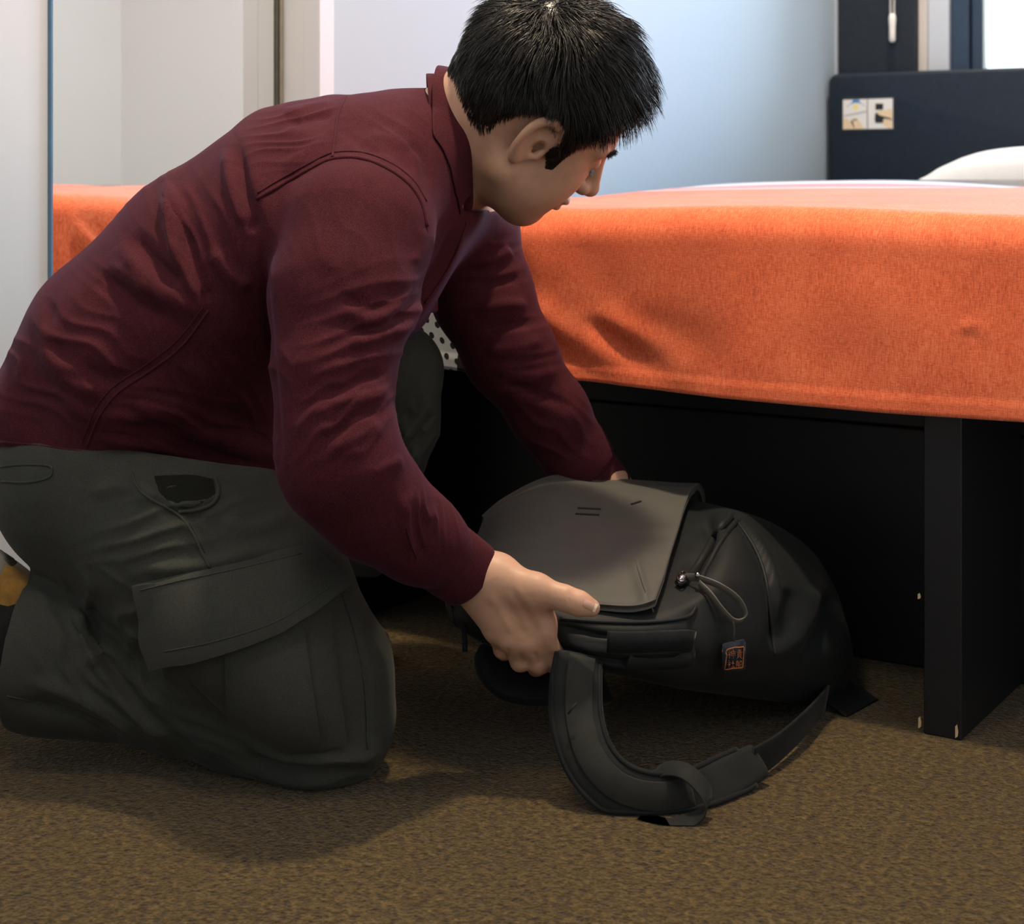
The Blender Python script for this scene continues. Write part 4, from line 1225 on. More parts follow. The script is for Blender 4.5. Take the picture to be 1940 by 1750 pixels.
def scalp(dirs):
    """skin point for directions from the skull centre, in head units"""
    o = Vector(HL(*SC)); out = np.zeros((len(dirs), 3))
    wd = dirs[:, :1]*Fv + dirs[:, 1:2]*Rv + dirs[:, 2:3]*Uv
    for i, d in enumerate(wd):
        h, n, k, dist = bskin.ray_cast(o, Vector(d))
        out[i] = SC + dirs[i]*(min(dist, .125)/HS if h is not None else .1)
    return out
def hair_amount(P):
    m = P.copy(); m[:, 1] = np.abs(m[:, 1]); px, py = to_px(to_world(m))
    return hair_in(px, py)
n_s = 34000
gs_ = rng.normal(size=(n_s, 3)); gs_ /= np.linalg.norm(gs_, axis=1)[:, None]
gs_ = gs_[(gs_[:, 2] > -.85)]
sb = np.array([.42, .80, -.42]) + rng.normal(size=(9000, 3))*.14; sb[::2, 1] *= -1
gs_ = np.vstack([gs_, sb/np.linalg.norm(sb, axis=1)[:, None]])
roots = scalp(gs_); ha = hair_amount(roots)
keep = ha > 0
roots = roots[keep]; nr = gs_[keep]; ha = ha[keep]
whorl = np.array([-.070, .020, .112])
def hair_len(P, amt):
    f, u = P[:, 0], P[:, 2]
    L = .013 + .014*smoothstep(.02, .10, u) + .020*smoothstep(-.02, .075, f)*smoothstep(.05, .09, u) + .006*smoothstep(-.05, .09, u)
    return L*(.60 + .40*np.clip(amt/40, 0, 1))
# cap
nu_, nv_ = 220, 130
th = np.linspace(0, 2*math.pi, nu_, endpoint=False); ph = np.linspace(0.01, 2.6, nv_)
TH, PHI = np.meshgrid(th, ph, indexing='ij')
dirs = np.stack([np.sin(PHI)*np.cos(TH), np.sin(PHI)*np.sin(TH), np.cos(PHI)], -1).reshape(-1, 3)
g0 = scalp(dirs); am = hair_amount(g0)
thick = np.clip(am/22, 0, 1)**.8*(.0045 + .012*smoothstep(-.02, .10, g0[:, 2]) + .004*smoothstep(0, .08, g0[:, 0]))
ok = (am > 7).reshape(nu_, nv_)
gp_ = g0 + dirs*np.where(am > 0, thick, -.0015)[:, None]
gp_ += dirs*((wobble(g0, 11, 240, 9)*.0022 + wobble(g0, 12, 90, 7)*.002)*np.clip(am/30, 0, 1))[:, None]
Vc = to_world(gp_); Fcap = []
for i in range(nu_):
    for j in range(nv_-1):
        a, b_, c, d = i*nv_+j, ((i+1) % nu_)*nv_+j, ((i+1) % nu_)*nv_+j+1, i*nv_+j+1
        if ok[i, j] and ok[(i+1) % nu_, j] and ok[i, j+1] and ok[(i+1) % nu_, j+1]: Fcap.append((a, d, c, b_))
Fcap.append(tuple(i*nv_ for i in range(nu_)))
hair = mesh_obj('hair', Vc, Fcap, M_hair, person)
hair['label'] = 'short black hair'
# locks
def locks(roots, nr, ha, seed, rad=.00046):
    r_ = np.random.default_rng(seed)
    m = len(roots); K = 6
    L = hair_len(roots, ha)*(.7 + .6*r_.random(m))
    flow = roots - whorl; flow /= np.linalg.norm(flow, axis=1)[:, None]+1e-9
    flow[:, 0] += .4*smoothstep(.06, .11, roots[:, 2])*smoothstep(-.08, .0, roots[:, 0])
    flow[:, 2] -= .5*smoothstep(.07, -.02, roots[:, 2])
    clump = np.stack([wobble(roots, 21 + i, 190, 6) for i in range(3)], 1)
    near_w = np.exp(-(np.linalg.norm(roots - whorl, axis=1)/.016)**2)[:, None]
    flow = flow*(1 - .6*near_w) + clump*.8 + r_.normal(size=(m, 3))*(.10 + .5*near_w)
    flow -= nr*(flow*nr).sum(1)[:, None]
    flow /= np.linalg.norm(flow, axis=1)[:, None] + 1e-9
    base_h = np.clip(ha/22, 0, 1)**.8*(.0035 + .011*smoothstep(-.02, .10, roots[:, 2]))
    up = (.25 + .45*r_.random(m) + .35*wobble(roots, 41, 150, 6))*(.55 + .7*smoothstep(.03, .10, roots[:, 2]))
    up = np.maximum(up, .14) + .75*smoothstep(.050, .085, roots[:, 0])*(.6 + .6*r_.random(m)) + .18*smoothstep(-.03, -.08, roots[:, 0])
    P = np.zeros((m, K, 3))
    grav = np.array([-Fv[2], -Rv[2], -Uv[2]])   # world down in head axes
    for k in range(K):
        t = k/(K-1)
        P[:, k] = roots + nr*(base_h + .0006 + up*L*(t - .5*t*t))[:, None] + flow*(L*t)[:, None] + grav*(L*.20*t*t)[:, None]
    Wp = to_world(P.reshape(-1, 3)).reshape(m, K, 3)
    T = Wp[:, -1] - Wp[:, 0]; T /= np.linalg.norm(T, axis=1)[:, None]+1e-9
    a = np.cross(T, r_.normal(size=(m, 3))); a /= np.linalg.norm(a, axis=1)[:, None]+1e-9
    b_ = np.cross(T, a)
    R = rad*np.array([1, 1, .95, .8, .55, .12])*HS
    VV = np.zeros((m, K, 3, 3))
    for q in range(3):
        an = 2*math.pi*q/3
        VV[:, :, q] = Wp + (math.cos(an)*a + math.sin(an)*b_)[:, None, :]*R[None, :, None]
    base = (np.arange(m)*K*3)[:, None, None]
    kk = np.arange(K-1)[None, :, None]*3; qq = np.arange(3)[None, None, :]; q2 = (qq+1) % 3
    Fq = np.stack([base+kk+qq, base+kk+q2, base+kk+3+q2, base+kk+3+qq], -1).reshape(-1, 4)
    return VV.reshape(-1, 3), Fq
Vl, Fl = locks(roots, nr, ha, 5)
lk = mesh_obj('hair_locks', Vl, Fl, M_hair, hair); lk['kind'] = 'stuff'
# eyebrow and lashes
def bristles(name, a, b, n, length, dirn, seed, rad=.0003):
    r_ = np.random.default_rng(seed); V = []; Fc = []
    for i in range(n):
        t = r_.random(); p = np.array(a)*(1-t) + np.array(b)*t + r_.normal(size=3)*np.array([.0006, .001, .0016])
        dv = np.array(dirn) + r_.normal(size=3)*.25; dv /= np.linalg.norm(dv)
        pts = [HL(*(p + dv*length*x)) for x in (0, .5, 1)]
        v, f = tube_arrays(pts, [rad, rad*.8, rad*.15], 3, cap=False); b0 = len(V); V += list(v); Fc += [tuple(b0+k for k in q) for q in f]
    return mesh_obj(name, V, Fc, M_hair, hair)
for s_ in (1, -1):
    def onface(f, r, u):
        o = HL(f + .05, r, u); d = -Fv
        h, n, i, dist = bskin.ray_cast(Vector(o), Vector(d)); h = np.array(h) - HC
        return np.array([h @ Fv, h @ Rv, h @ Uv])/HS
    e = [onface(.09, s_*rr, uu) for rr, uu in ((.014, .042), (.030, .046), (.046, .042))]
    bristles('eyebrow', e[0], e[1], 160, .008, (.25, s_*.9, .1), 31)
    bristles('eyebrow', e[1], e[2], 130, .007, (.15, s_*.9, -.3), 32)
    l0 = [onface(.09, s_*rr, .0125) for rr in (.022, .033, .043)]
    bristles('eyelash', l0[0], l0[1], 26, .007, (.8, s_*.15, -.45), 33, .00025)
    bristles('eyelash', l0[1], l0[2], 26, .007, (.8, s_*.3, -.45), 34, .00025)

# ---- shirt: torso and sleeves
MID = 1.93
fs = Field((-.66, 1.50, .10), (.20, 2.26, .80), .0027)
tor = [ # px, py, radius px, half width m
 (228, 800, 204, .208), (306, 668, 226, .200), (434, 545, 232, .205), (585, 425, 215, .210), (690, 365, 180, .205), (738, 330, 142, .150), (792, 296, 112, .100)]
for a, b in zip(tor, tor[1:]):
    ra, rb = a[2]*mpx(MID), b[2]*mpx(MID)
    ys = .5*(a[3]/ra + b[3]/rb)
    fs.cone(PX(a[0], a[1], MID), ra, PX(b[0], b[1], MID), rb, .03, (1, ys, 1))
# blousing at the back and the box pleat below the yoke
fs.cone(PX(525, 262, MID), .036, PX(625, 222, MID), .024, .02, (1, 2.2, 1))
fs.cone(PX(100, 760, MID), .065, PX(170, 620, MID), .06, .03, (1, 2.3, 1))
# shoulders
fs.cone(PX(722, 360, MID), .086, PX(690, 420, 1.770), .078, .03)
fs.cone(PX(765, 350, MID), .080, PX(880, 430, 2.075), .066, .03)
# chest front hanging open below the collar
fs.cone(PX(842, 410, MID), .036, PX(742, 560, MID), .052, .03, (1, 1.9, 1))
fs.cone(PX(410, 690, MID), .140, PX(440, 800, MID), .112, .03, (1, 1.3, 1))
fs.cone(PX(780, 296, MID), .074, PX(856, 274, MID), .068, .02)
# near sleeve
def chain(f, pts, k=.015, sc=(1, 1, 1)):
    for a, b in zip(pts, pts[1:]):
        f.cone(PX(*a[:3]), a[3]*mpx(a[2]), PX(*b[:3]), b[3]*mpx(b[2]), k, sc)
near_arm = [(672, 450, 1.735, 152), (650, 560, 1.69, 140), (632, 700, 1.655, 118), (634, 820, 1.635, 103), (648, 885, 1.632, 106), (715, 962, 1.655, 92), (790, 1018, 1.690, 76), (856, 1062, 1.722, 62)]
chain(fs, near_arm[:4], .012); chain(fs, near_arm[3:], .03)
# far sleeve
far_arm = [(880, 455, 2.075, 100), (915, 560, 2.075, 92), (968, 672, 2.07, 84), (1040, 780, 2.075, 72), (1092, 862, 2.09, 62), (1128, 908, 2.095, 55)]
chain(fs, far_arm, .02)
# sleeve ends are cut square, hem follows its line
def plane_cut(f, p, n, r=.12):
    sl, X, Y, Z = f.block(np.array(p) - r, np.array(p) + r)
    d = (X - p[0])*n[0] + (Y - p[1])*n[1] + (Z - p[2])*n[2]
    f.D[sl] = np.where(np.sqrt((X-p[0])**2+(Y-p[1])**2+(Z-p[2])**2) < r*.85, np.maximum(f.D[sl], d), f.D[sl])
wn_ax = PX(*near_arm[-1][:3]) - PX(*near_arm[-2][:3]); wn_ax /= np.linalg.norm(wn_ax)
wf_ax = PX(*far_arm[-1][:3]) - PX(*far_arm[-2][:3]); wf_ax /= np.linalg.norm(wf_ax)
pc = PX(862, 275, 1.925); sl, X, Y, Z = fs.block(pc - .21, pc + .21)
dn = ((X - pc[0])*.985 + (Y - pc[1])*.06 + (Z - pc[2])*.10)
fs.D[sl] = np.where((Y < 2.03) & (HOR - (Z - CH)*F/Y < 398), np.maximum(fs.D[sl], dn), fs.D[sl]).astype(np.float32)
cuff_n = PX(862, 1068, 1.724); cuff_f = PX(1126, 905, 2.096)
plane_cut(fs, cuff_n - wn_ax*.012, wn_ax); plane_cut(fs, cuff_f - wf_ax*.012, wf_ax)
hemx = [-200, 0, 100, 200, 330, 430, 530, 600, 640]; hemy = [838, 846, 856, 868, 886, 902, 912, 905, 880]
# hem only trims the trunk, not the arms
lo = fs.lo; sl, X, Y, Z = fs.block((-.66, 1.70, .10), (-.17, 2.26, .60))
px_ = 970 + X*F/Y; py_ = HOR - (Z - CH)*F/Y
dh = (py_ - np.interp(px_, hemx, hemy))*Y/F
arm_zone = (px_ > 545) & (Y < 1.79)
fs.D[sl] = np.where(arm_zone, fs.D[sl], np.maximum(fs.D[sl], dh)).astype(np.float32)
V, Q = fs.mesh(); del fs
V = relax(V, Q, 2)
V = V + vnormals(V, Q)*(wobble(V, 3, 34)*.0022 + wobble(V, 4, 75)*.0009)[:, None]
shirt_folds = [
 # trunk
 ([(318,345),(326,440),(352,520),(392,585)], .015, 26, 13),
 ([(345,420),(372,520),(400,575)], -.012, 14, 18),
 ([(450,270),(462,350),(476,405),(484,440)], -.011, 9, 22),
 ([(428,280),(440,360),(468,440)], .010, 18, 10),
 ([(400,470),(440,520),(478,545)], .008, 12, 20),
 ([(222,465),(280,525),(330,560),(380,600)], .009, 14, 22),
 ([(250,440),(300,500),(350,540)], -.008, 14, 14),
 ([(190,520),(260,570),(320,600)], -.008, 16, 22),
 ([(205,500),(270,545),(330,580)], .006, 14, 12),
 ([(97,600),(103,670),(140,720),(205,745)], .010, 12, 22),
 ([(90,560),(98,640),(120,700)], -.006, 14, 10),
 ([(250,766),(330,776),(395,822),(470,850)], .012, 12, 24),
 ([(240,800),(330,815),(420,865),(500,890)], -.010, 14, 18),
 ([(190,830),(300,845),(420,880),(520,900)], .007, 10, 12),
 ([(420,770),(470,810),(520,840)], -.008, 18, 18),
 ([(120,760),(200,790),(300,800)], .006, 20, 20),
 ([(140,690),(210,720),(300,690)], -.006, 20, 20),
 # yoke, pleat and shoulder
 ([(545,232),(595,221),(632,215)], -.010, 7, 12),
 ([(530,215),(580,205),(640,195)], .007, 8, 8),
 ([(525,320),(580,290),(622,255)], .006, 10, 14),
 ([(535,345),(590,315),(625,280)], -.005, 10, 10),
 ([(690,262),(730,262),(775,285),(800,330)], .006, 14, 10),
 ([(700,285),(745,290),(785,330)], -.005, 9, 9),
 ([(770,270),(800,300),(815,350)], -.007, 9, 12),
 # near sleeve
 ([(486,385),(496,480),(508,600),(522,760),(532,880)], -.004, 8, 8),
 ([(650,590),(705,600),(768,572)], .009, 10, 22),
 ([(640,560),(710,580),(775,545)], -.007, 12, 12),
 ([(660,650),(715,640),(762,608)], .010, 9, 16),
 ([(650,625),(720,622),(765,590)], -.008, 9, 9),
 ([(580,790),(660,755),(736,732)], .010, 10, 22),
 ([(600,760),(670,730),(738,708)], -.007, 14, 12),
 ([(620,860),(680,825),(722,800)], .008, 14, 16),
 ([(610,835),(670,800),(725,772)], -.006, 12, 10),
 ([(700,900),(735,880),(765,870)], .006, 10, 14),
 ([(776,930),(768,985),(782,1050)], .008, 8, 14),
 ([(800,960),(790,1010),(805,1060)], -.006, 10, 10),
 ([(560,500),(620,520),(690,505)], -.003, 30, 30),
 ([(545,680),(600,700),(650,690)], .003, 24, 24),
 ([(780,500),(796,470),(802,430)], .006, 8, 14),
 # placket and chest
 ([(880,420),(850,500),(800,580),(745,650)], .009, 12, 8),
 ([(862,420),(832,495),(782,570),(735,625)], -.010, 9, 9),
 # far sleeve
 ([(900,500),(950,480),(965,470)], .008, 10, 14),
 ([(900,545),(955,535),(985,525)], -.009, 10, 14),
 ([(900,590),(960,575),(1000,580)], .010, 10, 16),
 ([(910,630),(965,618),(1010,612)], -.009, 10, 10),
 ([(920,665),(980,660),(1030,640)], .009, 10, 14),
 ([(930,700),(1000,712),(1060,700)], .008, 12, 18),
 ([(960,740),(1030,770),(1090,800)], .007, 12, 16),
 ([(950,720),(1010,745),(1080,770)], -.007, 12, 12),
]
V = wrinkles(V, Q, [
 ((690, 620), (130, 110), -18, 32, .0050, 1, (1.5, 1.72)),
 ((660, 790), (110, 90), -32, 30, .0050, 2, (1.5, 1.72)),
 ((790, 1000), (60, 70), 75, 22, .0045, 3, (1.5, 1.75)),
 ((610, 520), (120, 160), 70, 60, .0035, 4, (1.5, 1.74)),
 ((280, 480), (130, 110), 52, 34, .0065, 5, (1.6, 2.0)),
 ((420, 400), (110, 110), 68, 36, .0060, 6, (1.6, 2.0)),
 ((330, 800), (190, 70), 18, 30, .0065, 7, (1.6, 2.0)),
 ((130, 700), (110, 130), 30, 44, .0050, 8, (1.6, 2.0)),
 ((570, 260), (90, 60), -12, 18, .0040, 9, (1.6, 2.0)),
 ((740, 300), (80, 80), 35, 34, .0035, 10, (1.6, 2.0)),
 ((960, 600), (90, 130), -8, 30, .0065, 11, (2.0, 2.3)),
 ((1050, 780), (80, 100), 35, 30, .0050, 12, (2.0, 2.3)),
 ((460, 700), (90, 140), 60, 40, .0050, 13, (1.6, 2.0)),
])
V = relax(V, Q, 1, .35)
V = folds(V, Q, [(f_[0], f_[1]*(.85 if max(q[0] for q in f_[0]) < 540 else .5), f_[2], f_[3]) for f_ in shirt_folds])
V = relax(V, Q, 1, .4)
shirt = mesh_obj('shirt', V, Q, M_shirt, person)
shirt['label'] = 'maroon button shirt'
# ---- cuffs
def cuff(name, c, ax, r, L, tilt=None):
    ax = np.array(ax)/np.linalg.norm(ax)
    a = np.cross(ax, [0, 1, 0]); a /= np.linalg.norm(a); b = np.cross(ax, a)
    prof = [(-L*.55, r*1.02), (-L*.5, r*1.06), (0, r*1.03), (L*.45, r*1.0), (L*.5, r*.985), (L*.5, r*.93), (L*.42, r*.90), (0, r*.88), (-L*.5, r*.9)]
    n = 48; V = []; Fc = []
    for x, rr in prof:
        for k in range(n):
            t = 2*math.pi*k/n
            w_ = 1 + .02*math.sin(3*t + 1) + .012*math.sin(5*t)
            V.append(np.array(c) + ax*x + (a*math.cos(t) + b*math.sin(t)*.92)*rr*w_)
    m = len(prof)
    for i in range(m-1):
        for k in range(n): Fc.append((i*n+k, i*n+(k+1) % n, (i+1)*n+(k+1) % n, (i+1)*n+k))
    o = mesh_obj(name, V, Fc, M_shirt, shirt)
    return o
cuff('cuff', cuff_n - wn_ax*.010, wn_ax + np.array([0, -.12, 0]), .0375, .062)
cuff('cuff', cuff_f - wf_ax*.004, wf_ax, .0375, .06)

# ---- trousers
ft = Field((-.74, 1.46, -.03), (.06, 2.34, .62), .0028)
def tchain(pts, k=.025, sc=(1, 1, 1)):
    for a, b in zip(pts, pts[1:]): ft.cone(PX(*a[:3]), a[3]*mpx(a[2]), PX(*b[:3]), b[3]*mpx(b[2]), k, sc)
# seat and waist
ft.cone(PX(215, 850, 1.93), .112, PX(260, 800, 1.93), .105, .03, (1, 1.55, 1))
ft.cone(PX(165, 900, 1.87), .105, PX(300, 900, 1.87), .10, .03, (1, 1.2, 1))
ft.cone(PX(330, 880, 1.93), .105, PX(500, 930, 1.97), .085, .03, (1, 1.2, 1))
# near thigh, knee on the floor, shin along the floor
tchain([(205, 930, 1.83, 190), (355, 1020, 1.80, 196), (478, 1148, 1.775, 190), (588, 1284, 1.760, 151), (613, 1362, 1.755, 130)])
tchain([(612, 1368, 1.760, 122), (480, 1345, 1.775, 118), (340, 1310, 1.785, 112), (200, 1270, 1.80, 122), (110, 1245, 1.805, 138), (70, 1235, 1.805, 142)], .02)
# far thigh and shin, foot flat on the floor
tchain([(300, 860, 2.02, 150), (520, 780, 2.05, 120), (690, 700, 2.06, 95), (748, 702, 2.06, 84)])
tchain([(750, 704, 2.06, 84), (742, 800, 2.08, 86), (700, 930, 2.10, 82), (655, 1060, 2.11, 74)], .02)
plane_cut(ft, PX(40, 1240, 1.805), np.array([-1.0, 0, .10])/1.005)
plane_cut(ft, PX(652, 1072, 2.11), np.array([-.25, 0, -1])/1.03)
# keep below the shirt
sl, X, Y, Z = ft.block(ft.lo, ft.lo + ft.vox*(ft.n-1))
ft.D = np.where(X < -.22, np.maximum(ft.D, (np.interp(970 + X*F/Y, hemx, hemy) - 22 - (HOR - (Z - CH)*F/Y))*Y/F), ft.D).astype(np.float32)
ft.floor_cut(.002)
V, Q = ft.mesh(); del ft
V = relax(V, Q, 2)
V = V + vnormals(V, Q)*(wobble(V, 8, 30)*.0018)[:, None]
pant_folds = [
 ([(255,900),(300,935),(338,968),(365,1010),(390,1050)], .004, 6, 10),
 ([(300,960),(350,975),(400,985)], -.006, 12, 12),
 ([(170,935),(240,920),(300,950)], .006, 12, 18),
 ([(420,985),(480,1000),(560,975)], .005, 14, 18),
 ([(270,1080),(380,1072),(500,1040)], .006, 12, 14),
 ([(150,1130),(165,1220),(240,1330),(330,1420)], .012, 20, 14),
 ([(170,1140),(185,1220),(260,1330),(360,1425)], -.012, 12, 20),
 ([(250,1180),(262,1270),(330,1390),(420,1460)], .010, 22, 14),
 ([(262,1200),(276,1290),(345,1400),(450,1465)], -.008, 10, 16),
 ([(20,1330),(120,1345),(230,1390)], -.006, 12, 16),
 ([(60,1290),(160,1330),(260,1400)], .006, 14, 14),
 ([(640,1110),(690,1230),(705,1340),(690,1440)], .003, 14, 8),
 ([(470,1400),(560,1430),(680,1430),(712,1400)], .012, 14, 14),
 ([(480,1430),(570,1455),(670,1455)], -.009, 10, 12),
 ([(430,1440),(540,1478),(640,1480)], .006, 10, 10),
 ([(560,930),(610,1000),(650,1090)], .004, 20, 20),
 # far leg
 ([(725,855),(775,815),(822,740)], .008, 12, 20), ([(730,880),(780,840),(815,780)], -.007, 12, 12),
 ([(735,920),(760,900),(785,860)], .005, 10, 12), ([(690,900),(720,960),(715,1040)], -.006, 16, 16),
]
V = wrinkles(V, Q, [
 ((330, 1000), (150, 70), -15, 34, .0050, 21, (1.5, 2.0)),
 ((200, 1290), (170, 140), 62, 50, .0105, 22, (1.5, 2.0)),
 ((400, 1420), (180, 80), 25, 42, .0085, 23, (1.5, 2.0)),
 ((600, 1440), (110, 60), 5, 28, .0055, 24, (1.5, 2.0)),
 ((620, 1150), (70, 140), 68, 40, .0035, 25, (1.5, 2.0)),
 ((770, 840), (60, 120), -52, 34, .0055, 26, (2.0, 2.3)),
 ((690, 1010), (60, 60), 40, 28, .0055, 27, (2.0, 2.3)),
])
V = relax(V, Q, 1, .35)
V = folds(V, Q, pant_folds)
V = relax(V, Q, 1, .3)
trousers = mesh_obj('trousers', V, Q, M_pants, person)
trousers['label'] = 'olive grey cargo trousers'
btr = bvh_of([trousers])
# cargo pocket, its flap, slash pocket and seams
pk = patch('cargo_pocket', btr, ([(318,1236),(430,1218),(545,1180),(618,1128)], [(470,1380),(530,1415),(595,1428),(655,1412)]), M_pants, trousers, 34, 30, .003, .003, .013, 3)
bpk2 = bvh_of([trousers, pk])
patch('pocket_pleat', bpk2, ([(428,1228),(480,1212),(530,1196),(572,1180)], [(432,1352),(500,1398),(560,1420),(606,1400)]), M_pants, pk, 24, 24, .002, .003, .005, 2)
bpk3 = bvh_of([trousers, pk] + list(pk.children))
fl = patch('pocket_flap', btr, ([(255,1107),(340,1088),(450,1065),(582,1034)], [(303,1246),(410,1226),(530,1186),(635,1116)]), M_pants, trousers, 44, 20, .003, .004, .002, 4, .021)
def seam(name, bvh, pl, parent, r=.0011, off=.0004, mat=None, n=40):
    L = surf_line(bvh, pl, n, off)
    if L is None: return None
    return tube(name, L, r, mat or M_pants, parent, 6)
bfl = bvh_of([fl])
M_stitch = plain('dark_stitching', (0.034, 0.036, 0.030), .8, nscale=400, namp=.3)
seam('flap_stitching', bfl, [(266,1118),(345,1099),(450,1077),(572,1048)], fl, .0008, .0002, M_stitch)
seam('flap_stitching', bfl, [(312,1234),(410,1214),(525,1176),(622,1114)], fl, .0008, .0002, M_stitch)
seam('side_seam', btr, [(250,893),(258,920),(285,945),(335,972),(362,1005),(385,1052),(398,1076)], trousers, .0016)
seam('slash_pocket_edge', btr, [(338,970),(372,966),(402,955),(414,930),(408,908)], trousers, .0024)
seam('pocket_stitching', btr, [(350,978),(372,1012),(388,1046)], trousers, .0008, .0002, M_stitch)
patch('slash_pocket', btr, ([(292,902),(330,900),(370,900),(404,908)], [(300,930),(335,962),(372,958),(408,935)]), M_pants_in, trousers, 14, 8, -.0005, .001, 0, 1)
seam('back_pocket_welt', btr, [(2,884),(40,880),(92,882),(99,892),(92,905),(50,914),(4,912)], trousers, .0013)
seam('knee_seam', btr, [(585,1020),(640,1110),(672,1200),(690,1300),(697,1420)], trousers, .0010)
seam('shin_seam', btr, [(14,1318),(70,1330),(140,1352),(190,1380)], trousers, .0010)

# ---- shirt details
bsh = bvh_of([shirt])
def sseam(name, pl, r=.0012, off=.0003, n=50): return seam(name, bsh, pl, shirt, r, off, M_shirt, n)
sseam('armhole_seam', [(486,378),(530,352),(585,322),(628,302),(680,300),(730,318),(775,350),(800,390),(808,430)], .0026)
sseam('armhole_seam', [(488,366),(530,340),(585,310),(628,290),(682,288),(735,306),(782,340),(808,382)], .0012)
sseam('yoke_seam', [(655,182),(641,215),(635,255),(630,298)], .0016)
sseam('side_seam', [(395,588),(345,655),(280,705),(225,742),(190,785),(165,845)], .0016)
sseam('side_seam', [(384,582),(335,645),(272,694),(214,733),(180,775),(155,840)], .0010)
sseam('hem', [(2,836),(100,847),(200,860),(330,879),(430,894),(525,905)], .0013)
sseam('placket_edge', [(884,420),(858,490),(815,560),(760,622),(740,650)], .0016)
sseam('sleeve_seam', [(770,1000),(778,1030),(790,1058)], .0010)
# collar: stand and fold-over leaf round the neck
NC = PX(868, 268, 1.93); NA = np.array([.985, .06, .06]); NA /= np.linalg.norm(NA)
e1 = np.array([0, 1.0, 0]); e1 -= NA*e1.dot(NA); e1 /= np.linalg.norm(e1); e2 = np.cross(NA, e1)
if e2[2] < 0: e2 = -e2
V = []; Fc = []; nphi = 72
for i in range(nphi+1):
    ph_ = -2.60 + 5.20*i/nphi          # 0 = nape, +-pi = throat
    fr_ = abs(ph_)/2.60
    ry, rz = .080, .080 + .003*fr_
    def at(rad, axo): return NC + e1*math.sin(ph_)*ry*rad + e2*math.cos(ph_)*rz*rad + NA*axo
    drop = np.interp(fr_, [0, .3, .6, .85, 1], [.028, .038, .042, .044, .034])
    rows = [at(1.02, -.034), at(.97, -.004), at(.965, .008), at(1.00, .0125), at(1.045, .009), at(1.08, .010-drop*.5), at(1.13, .010-drop)]
    ax_dir = (e1*math.sin(ph_)*ry + e2*math.cos(ph_)*rz); ax_dir /= np.linalg.norm(ax_dir)
    for q_ in (4, 5, 6):                 # the leaf lies on the shirt, never inside it
        rel = rows[q_] - NC; axo = rel @ NA; rad_ = np.linalg.norm(rel - NA*axo)
        for _ in range(12):
            o_ = NC + NA*axo
            h_, n_, k_, dist_ = bsh.ray_cast(Vector(o_), Vector(ax_dir))
            if h_ is None or dist_ - rad_ < .026 or axo > -.004: break
            axo += .003
        rows[q_] = o_ + ax_dir*(max(rad_, min(dist_ + .004, rad_ + .03)) if h_ is not None else rad_)
    V += rows
nr_ = 7
for i in range(nphi):
    for j in range(nr_-1): Fc.append((i*nr_+j, i*nr_+j+1, (i+1)*nr_+j+1, (i+1)*nr_+j))
cl = mesh_obj('collar', V, Fc, M_shirt, shirt)
so = cl.modifiers.new('thickness', 'SOLIDIFY'); so.thickness = .0022; so.offset = 0
ss = cl.modifiers.new('soft', 'SUBSURF'); ss.levels = 1; ss.render_levels = 2
# chest pocket flap hanging away from the chest
bm = bmesh.new()
pts = [PX(808, 560, 1.90), PX(830, 545, 1.99), PX(830, 588, 1.965), PX(818, 590, 1.93)]
vs = [bm.verts.new(p) for p in pts]; f = bm.faces.new(vs)
r = bmesh.ops.extrude_face_region(bm, geom=[f]); bmesh.ops.translate(bm, verts=[e for e in r['geom'] if isinstance(e, bmesh.types.BMVert)], vec=(-.002, 0, -.002))
bm_obj('chest_pocket_flap', bm, M_shirt, shirt)
# shirt buttons on the placket
M_btn = plain('dark_button', (.05, .02, .03), .35, nscale=80)

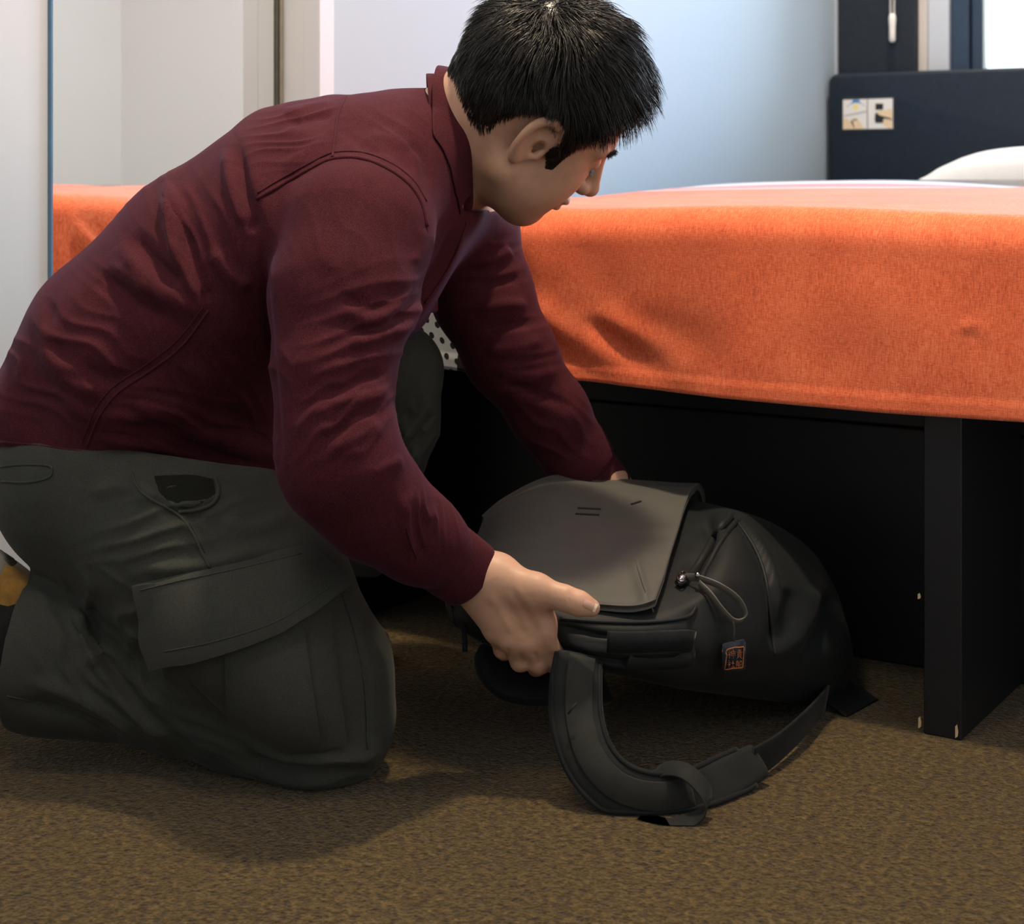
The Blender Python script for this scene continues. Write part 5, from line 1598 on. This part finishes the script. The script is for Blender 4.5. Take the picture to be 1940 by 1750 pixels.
# ---- shoes
M_suede = plain('mustard_suede', (0.30, 0.155, 0.030), .9, nscale=90, namp=.25, bscale=700, bstr=.3, sheen=.4)
M_collar = cloth('black_shoe_lining', (.016, .016, .016))
M_sole = plain('grey_rubber_sole', (0.26, 0.25, 0.22), .7, nscale=60, namp=.12)
M_sole2 = plain('pale_rubber_toe', (0.55, 0.52, 0.44), .7, nscale=60, namp=.1)
def shoe(heel, toe, up, name, label, upper, sole):
    """low shoe: heel and toe centres of the sole and the direction the ankle leaves it"""
    heel, toe, up = map(lambda a: np.array(a, float), (heel, toe, up))
    ax = toe - heel; L = np.linalg.norm(ax); ax /= L
    up = up - ax*up.dot(ax); up /= np.linalg.norm(up); sd = np.cross(ax, up)
    def pt(x, y, z): return heel + ax*x*L + sd*y + up*z
    xs = np.linspace(-.02, 1.03, 130)
    def half(x): return np.interp(x, [-.02, .0, .06, .2, .4, .62, .8, .93, 1.0, 1.03], [.012, .024, .031, .034, .033, .043, .046, .038, .020, .008])
    root = None
    # sole with ribs round the edge
    V = []; Fc = []; n = 28
    for x in xs:
        h = half(x)
        for k in range(n):
            a = 2*math.pi*k/n
            y = h*np.sign(math.cos(a))*abs(math.cos(a))**.5; z = .013 + (.013 + .0016*math.sin(x*L*2*math.pi/.0085))*np.sign(math.sin(a))*abs(math.sin(a))**.5
            rib = 1 + .06*math.sin(a*9)
            V.append(pt(x, y*(1.06*rib if abs(math.cos(a)) > .3 else 1.06)*(1 + .03*math.sin(x*L*2*math.pi/.0085)), z))
    for i in range(len(xs)-1):
        for k in range(n): Fc.append((i*n+k, i*n+(k+1) % n, (i+1)*n+(k+1) % n, (i+1)*n+k))
    Fc.append(tuple(range(n))[::-1]); Fc.append(tuple((len(xs)-1)*n+k for k in range(n)))
    V = np.array(V); V[:, 2] = np.maximum(V[:, 2], .001)
    so_ = mesh_obj('sole', V, Fc, sole, None)
    V = []; Fc = []
    for x in xs:
        h = half(x)*.97
        top = np.interp(x, [-.02, .0, .1, .3, .42, .6, .8, .95, 1.03], [.050, .075, .088, .080, .080, .064, .050, .038, .022])
        for k in range(n):
            a = math.pi*k/(n-1)
            V.append(pt(x, h*math.cos(a)*abs(math.cos(a))**-.25 if abs(math.cos(a)) > 1e-3 else 0, .020 + (top-.020)*math.sin(a)**.7))
    for i in range(len(xs)-1):
        for k in range(n-1): Fc.append((i*n+k, i*n+k+1, (i+1)*n+k+1, (i+1)*n+k))
    Fc.append(tuple(range(n))[::-1]); Fc.append(tuple((len(xs)-1)*n+k for k in range(n)))
    V = np.array(V); V[:, 2] = np.maximum(V[:, 2], .001)
    root = mesh_obj(name, V, Fc, upper, person); root['label'] = label
    so_.parent = root
    # padded collar and heel band
    ring = [pt(.20 + .20*math.cos(a), .034*math.sin(a), .084 + .004*math.cos(a)) for a in np.linspace(0, 2*math.pi, 28)]
    tube('padded_collar', ring, .0085, M_collar, root)
    return root
# near shoe: toes tucked under, sole facing back
shoe(PX(-14, 1050, 1.80), PX(-262, 1405, 1.80), (.84, 0, -.54), 'shoe', 'mustard suede shoe with a ribbed grey sole', M_suede, M_sole)
# far shoe: flat on the carpet behind the near knee
shoe(PX(570, 1232, 2.195)*np.array([1, 1, 0]), PX(722, 1258, 2.14)*np.array([1, 1, 0]), (0, 0, 1), 'shoe', 'suede shoe with a pale rubber toe', M_suede, M_sole2)
# dark sock between the trouser leg and the shoe
sk = smooth_path([PX(70, 1215, 1.80), PX(20, 1205, 1.80), PX(-30, 1200, 1.80), PX(-80, 1205, 1.80)], 16)
tube('sock', sk, [.052 + .0012*math.sin(i*2.1) for i in range(16)], M_collar, person, 28)
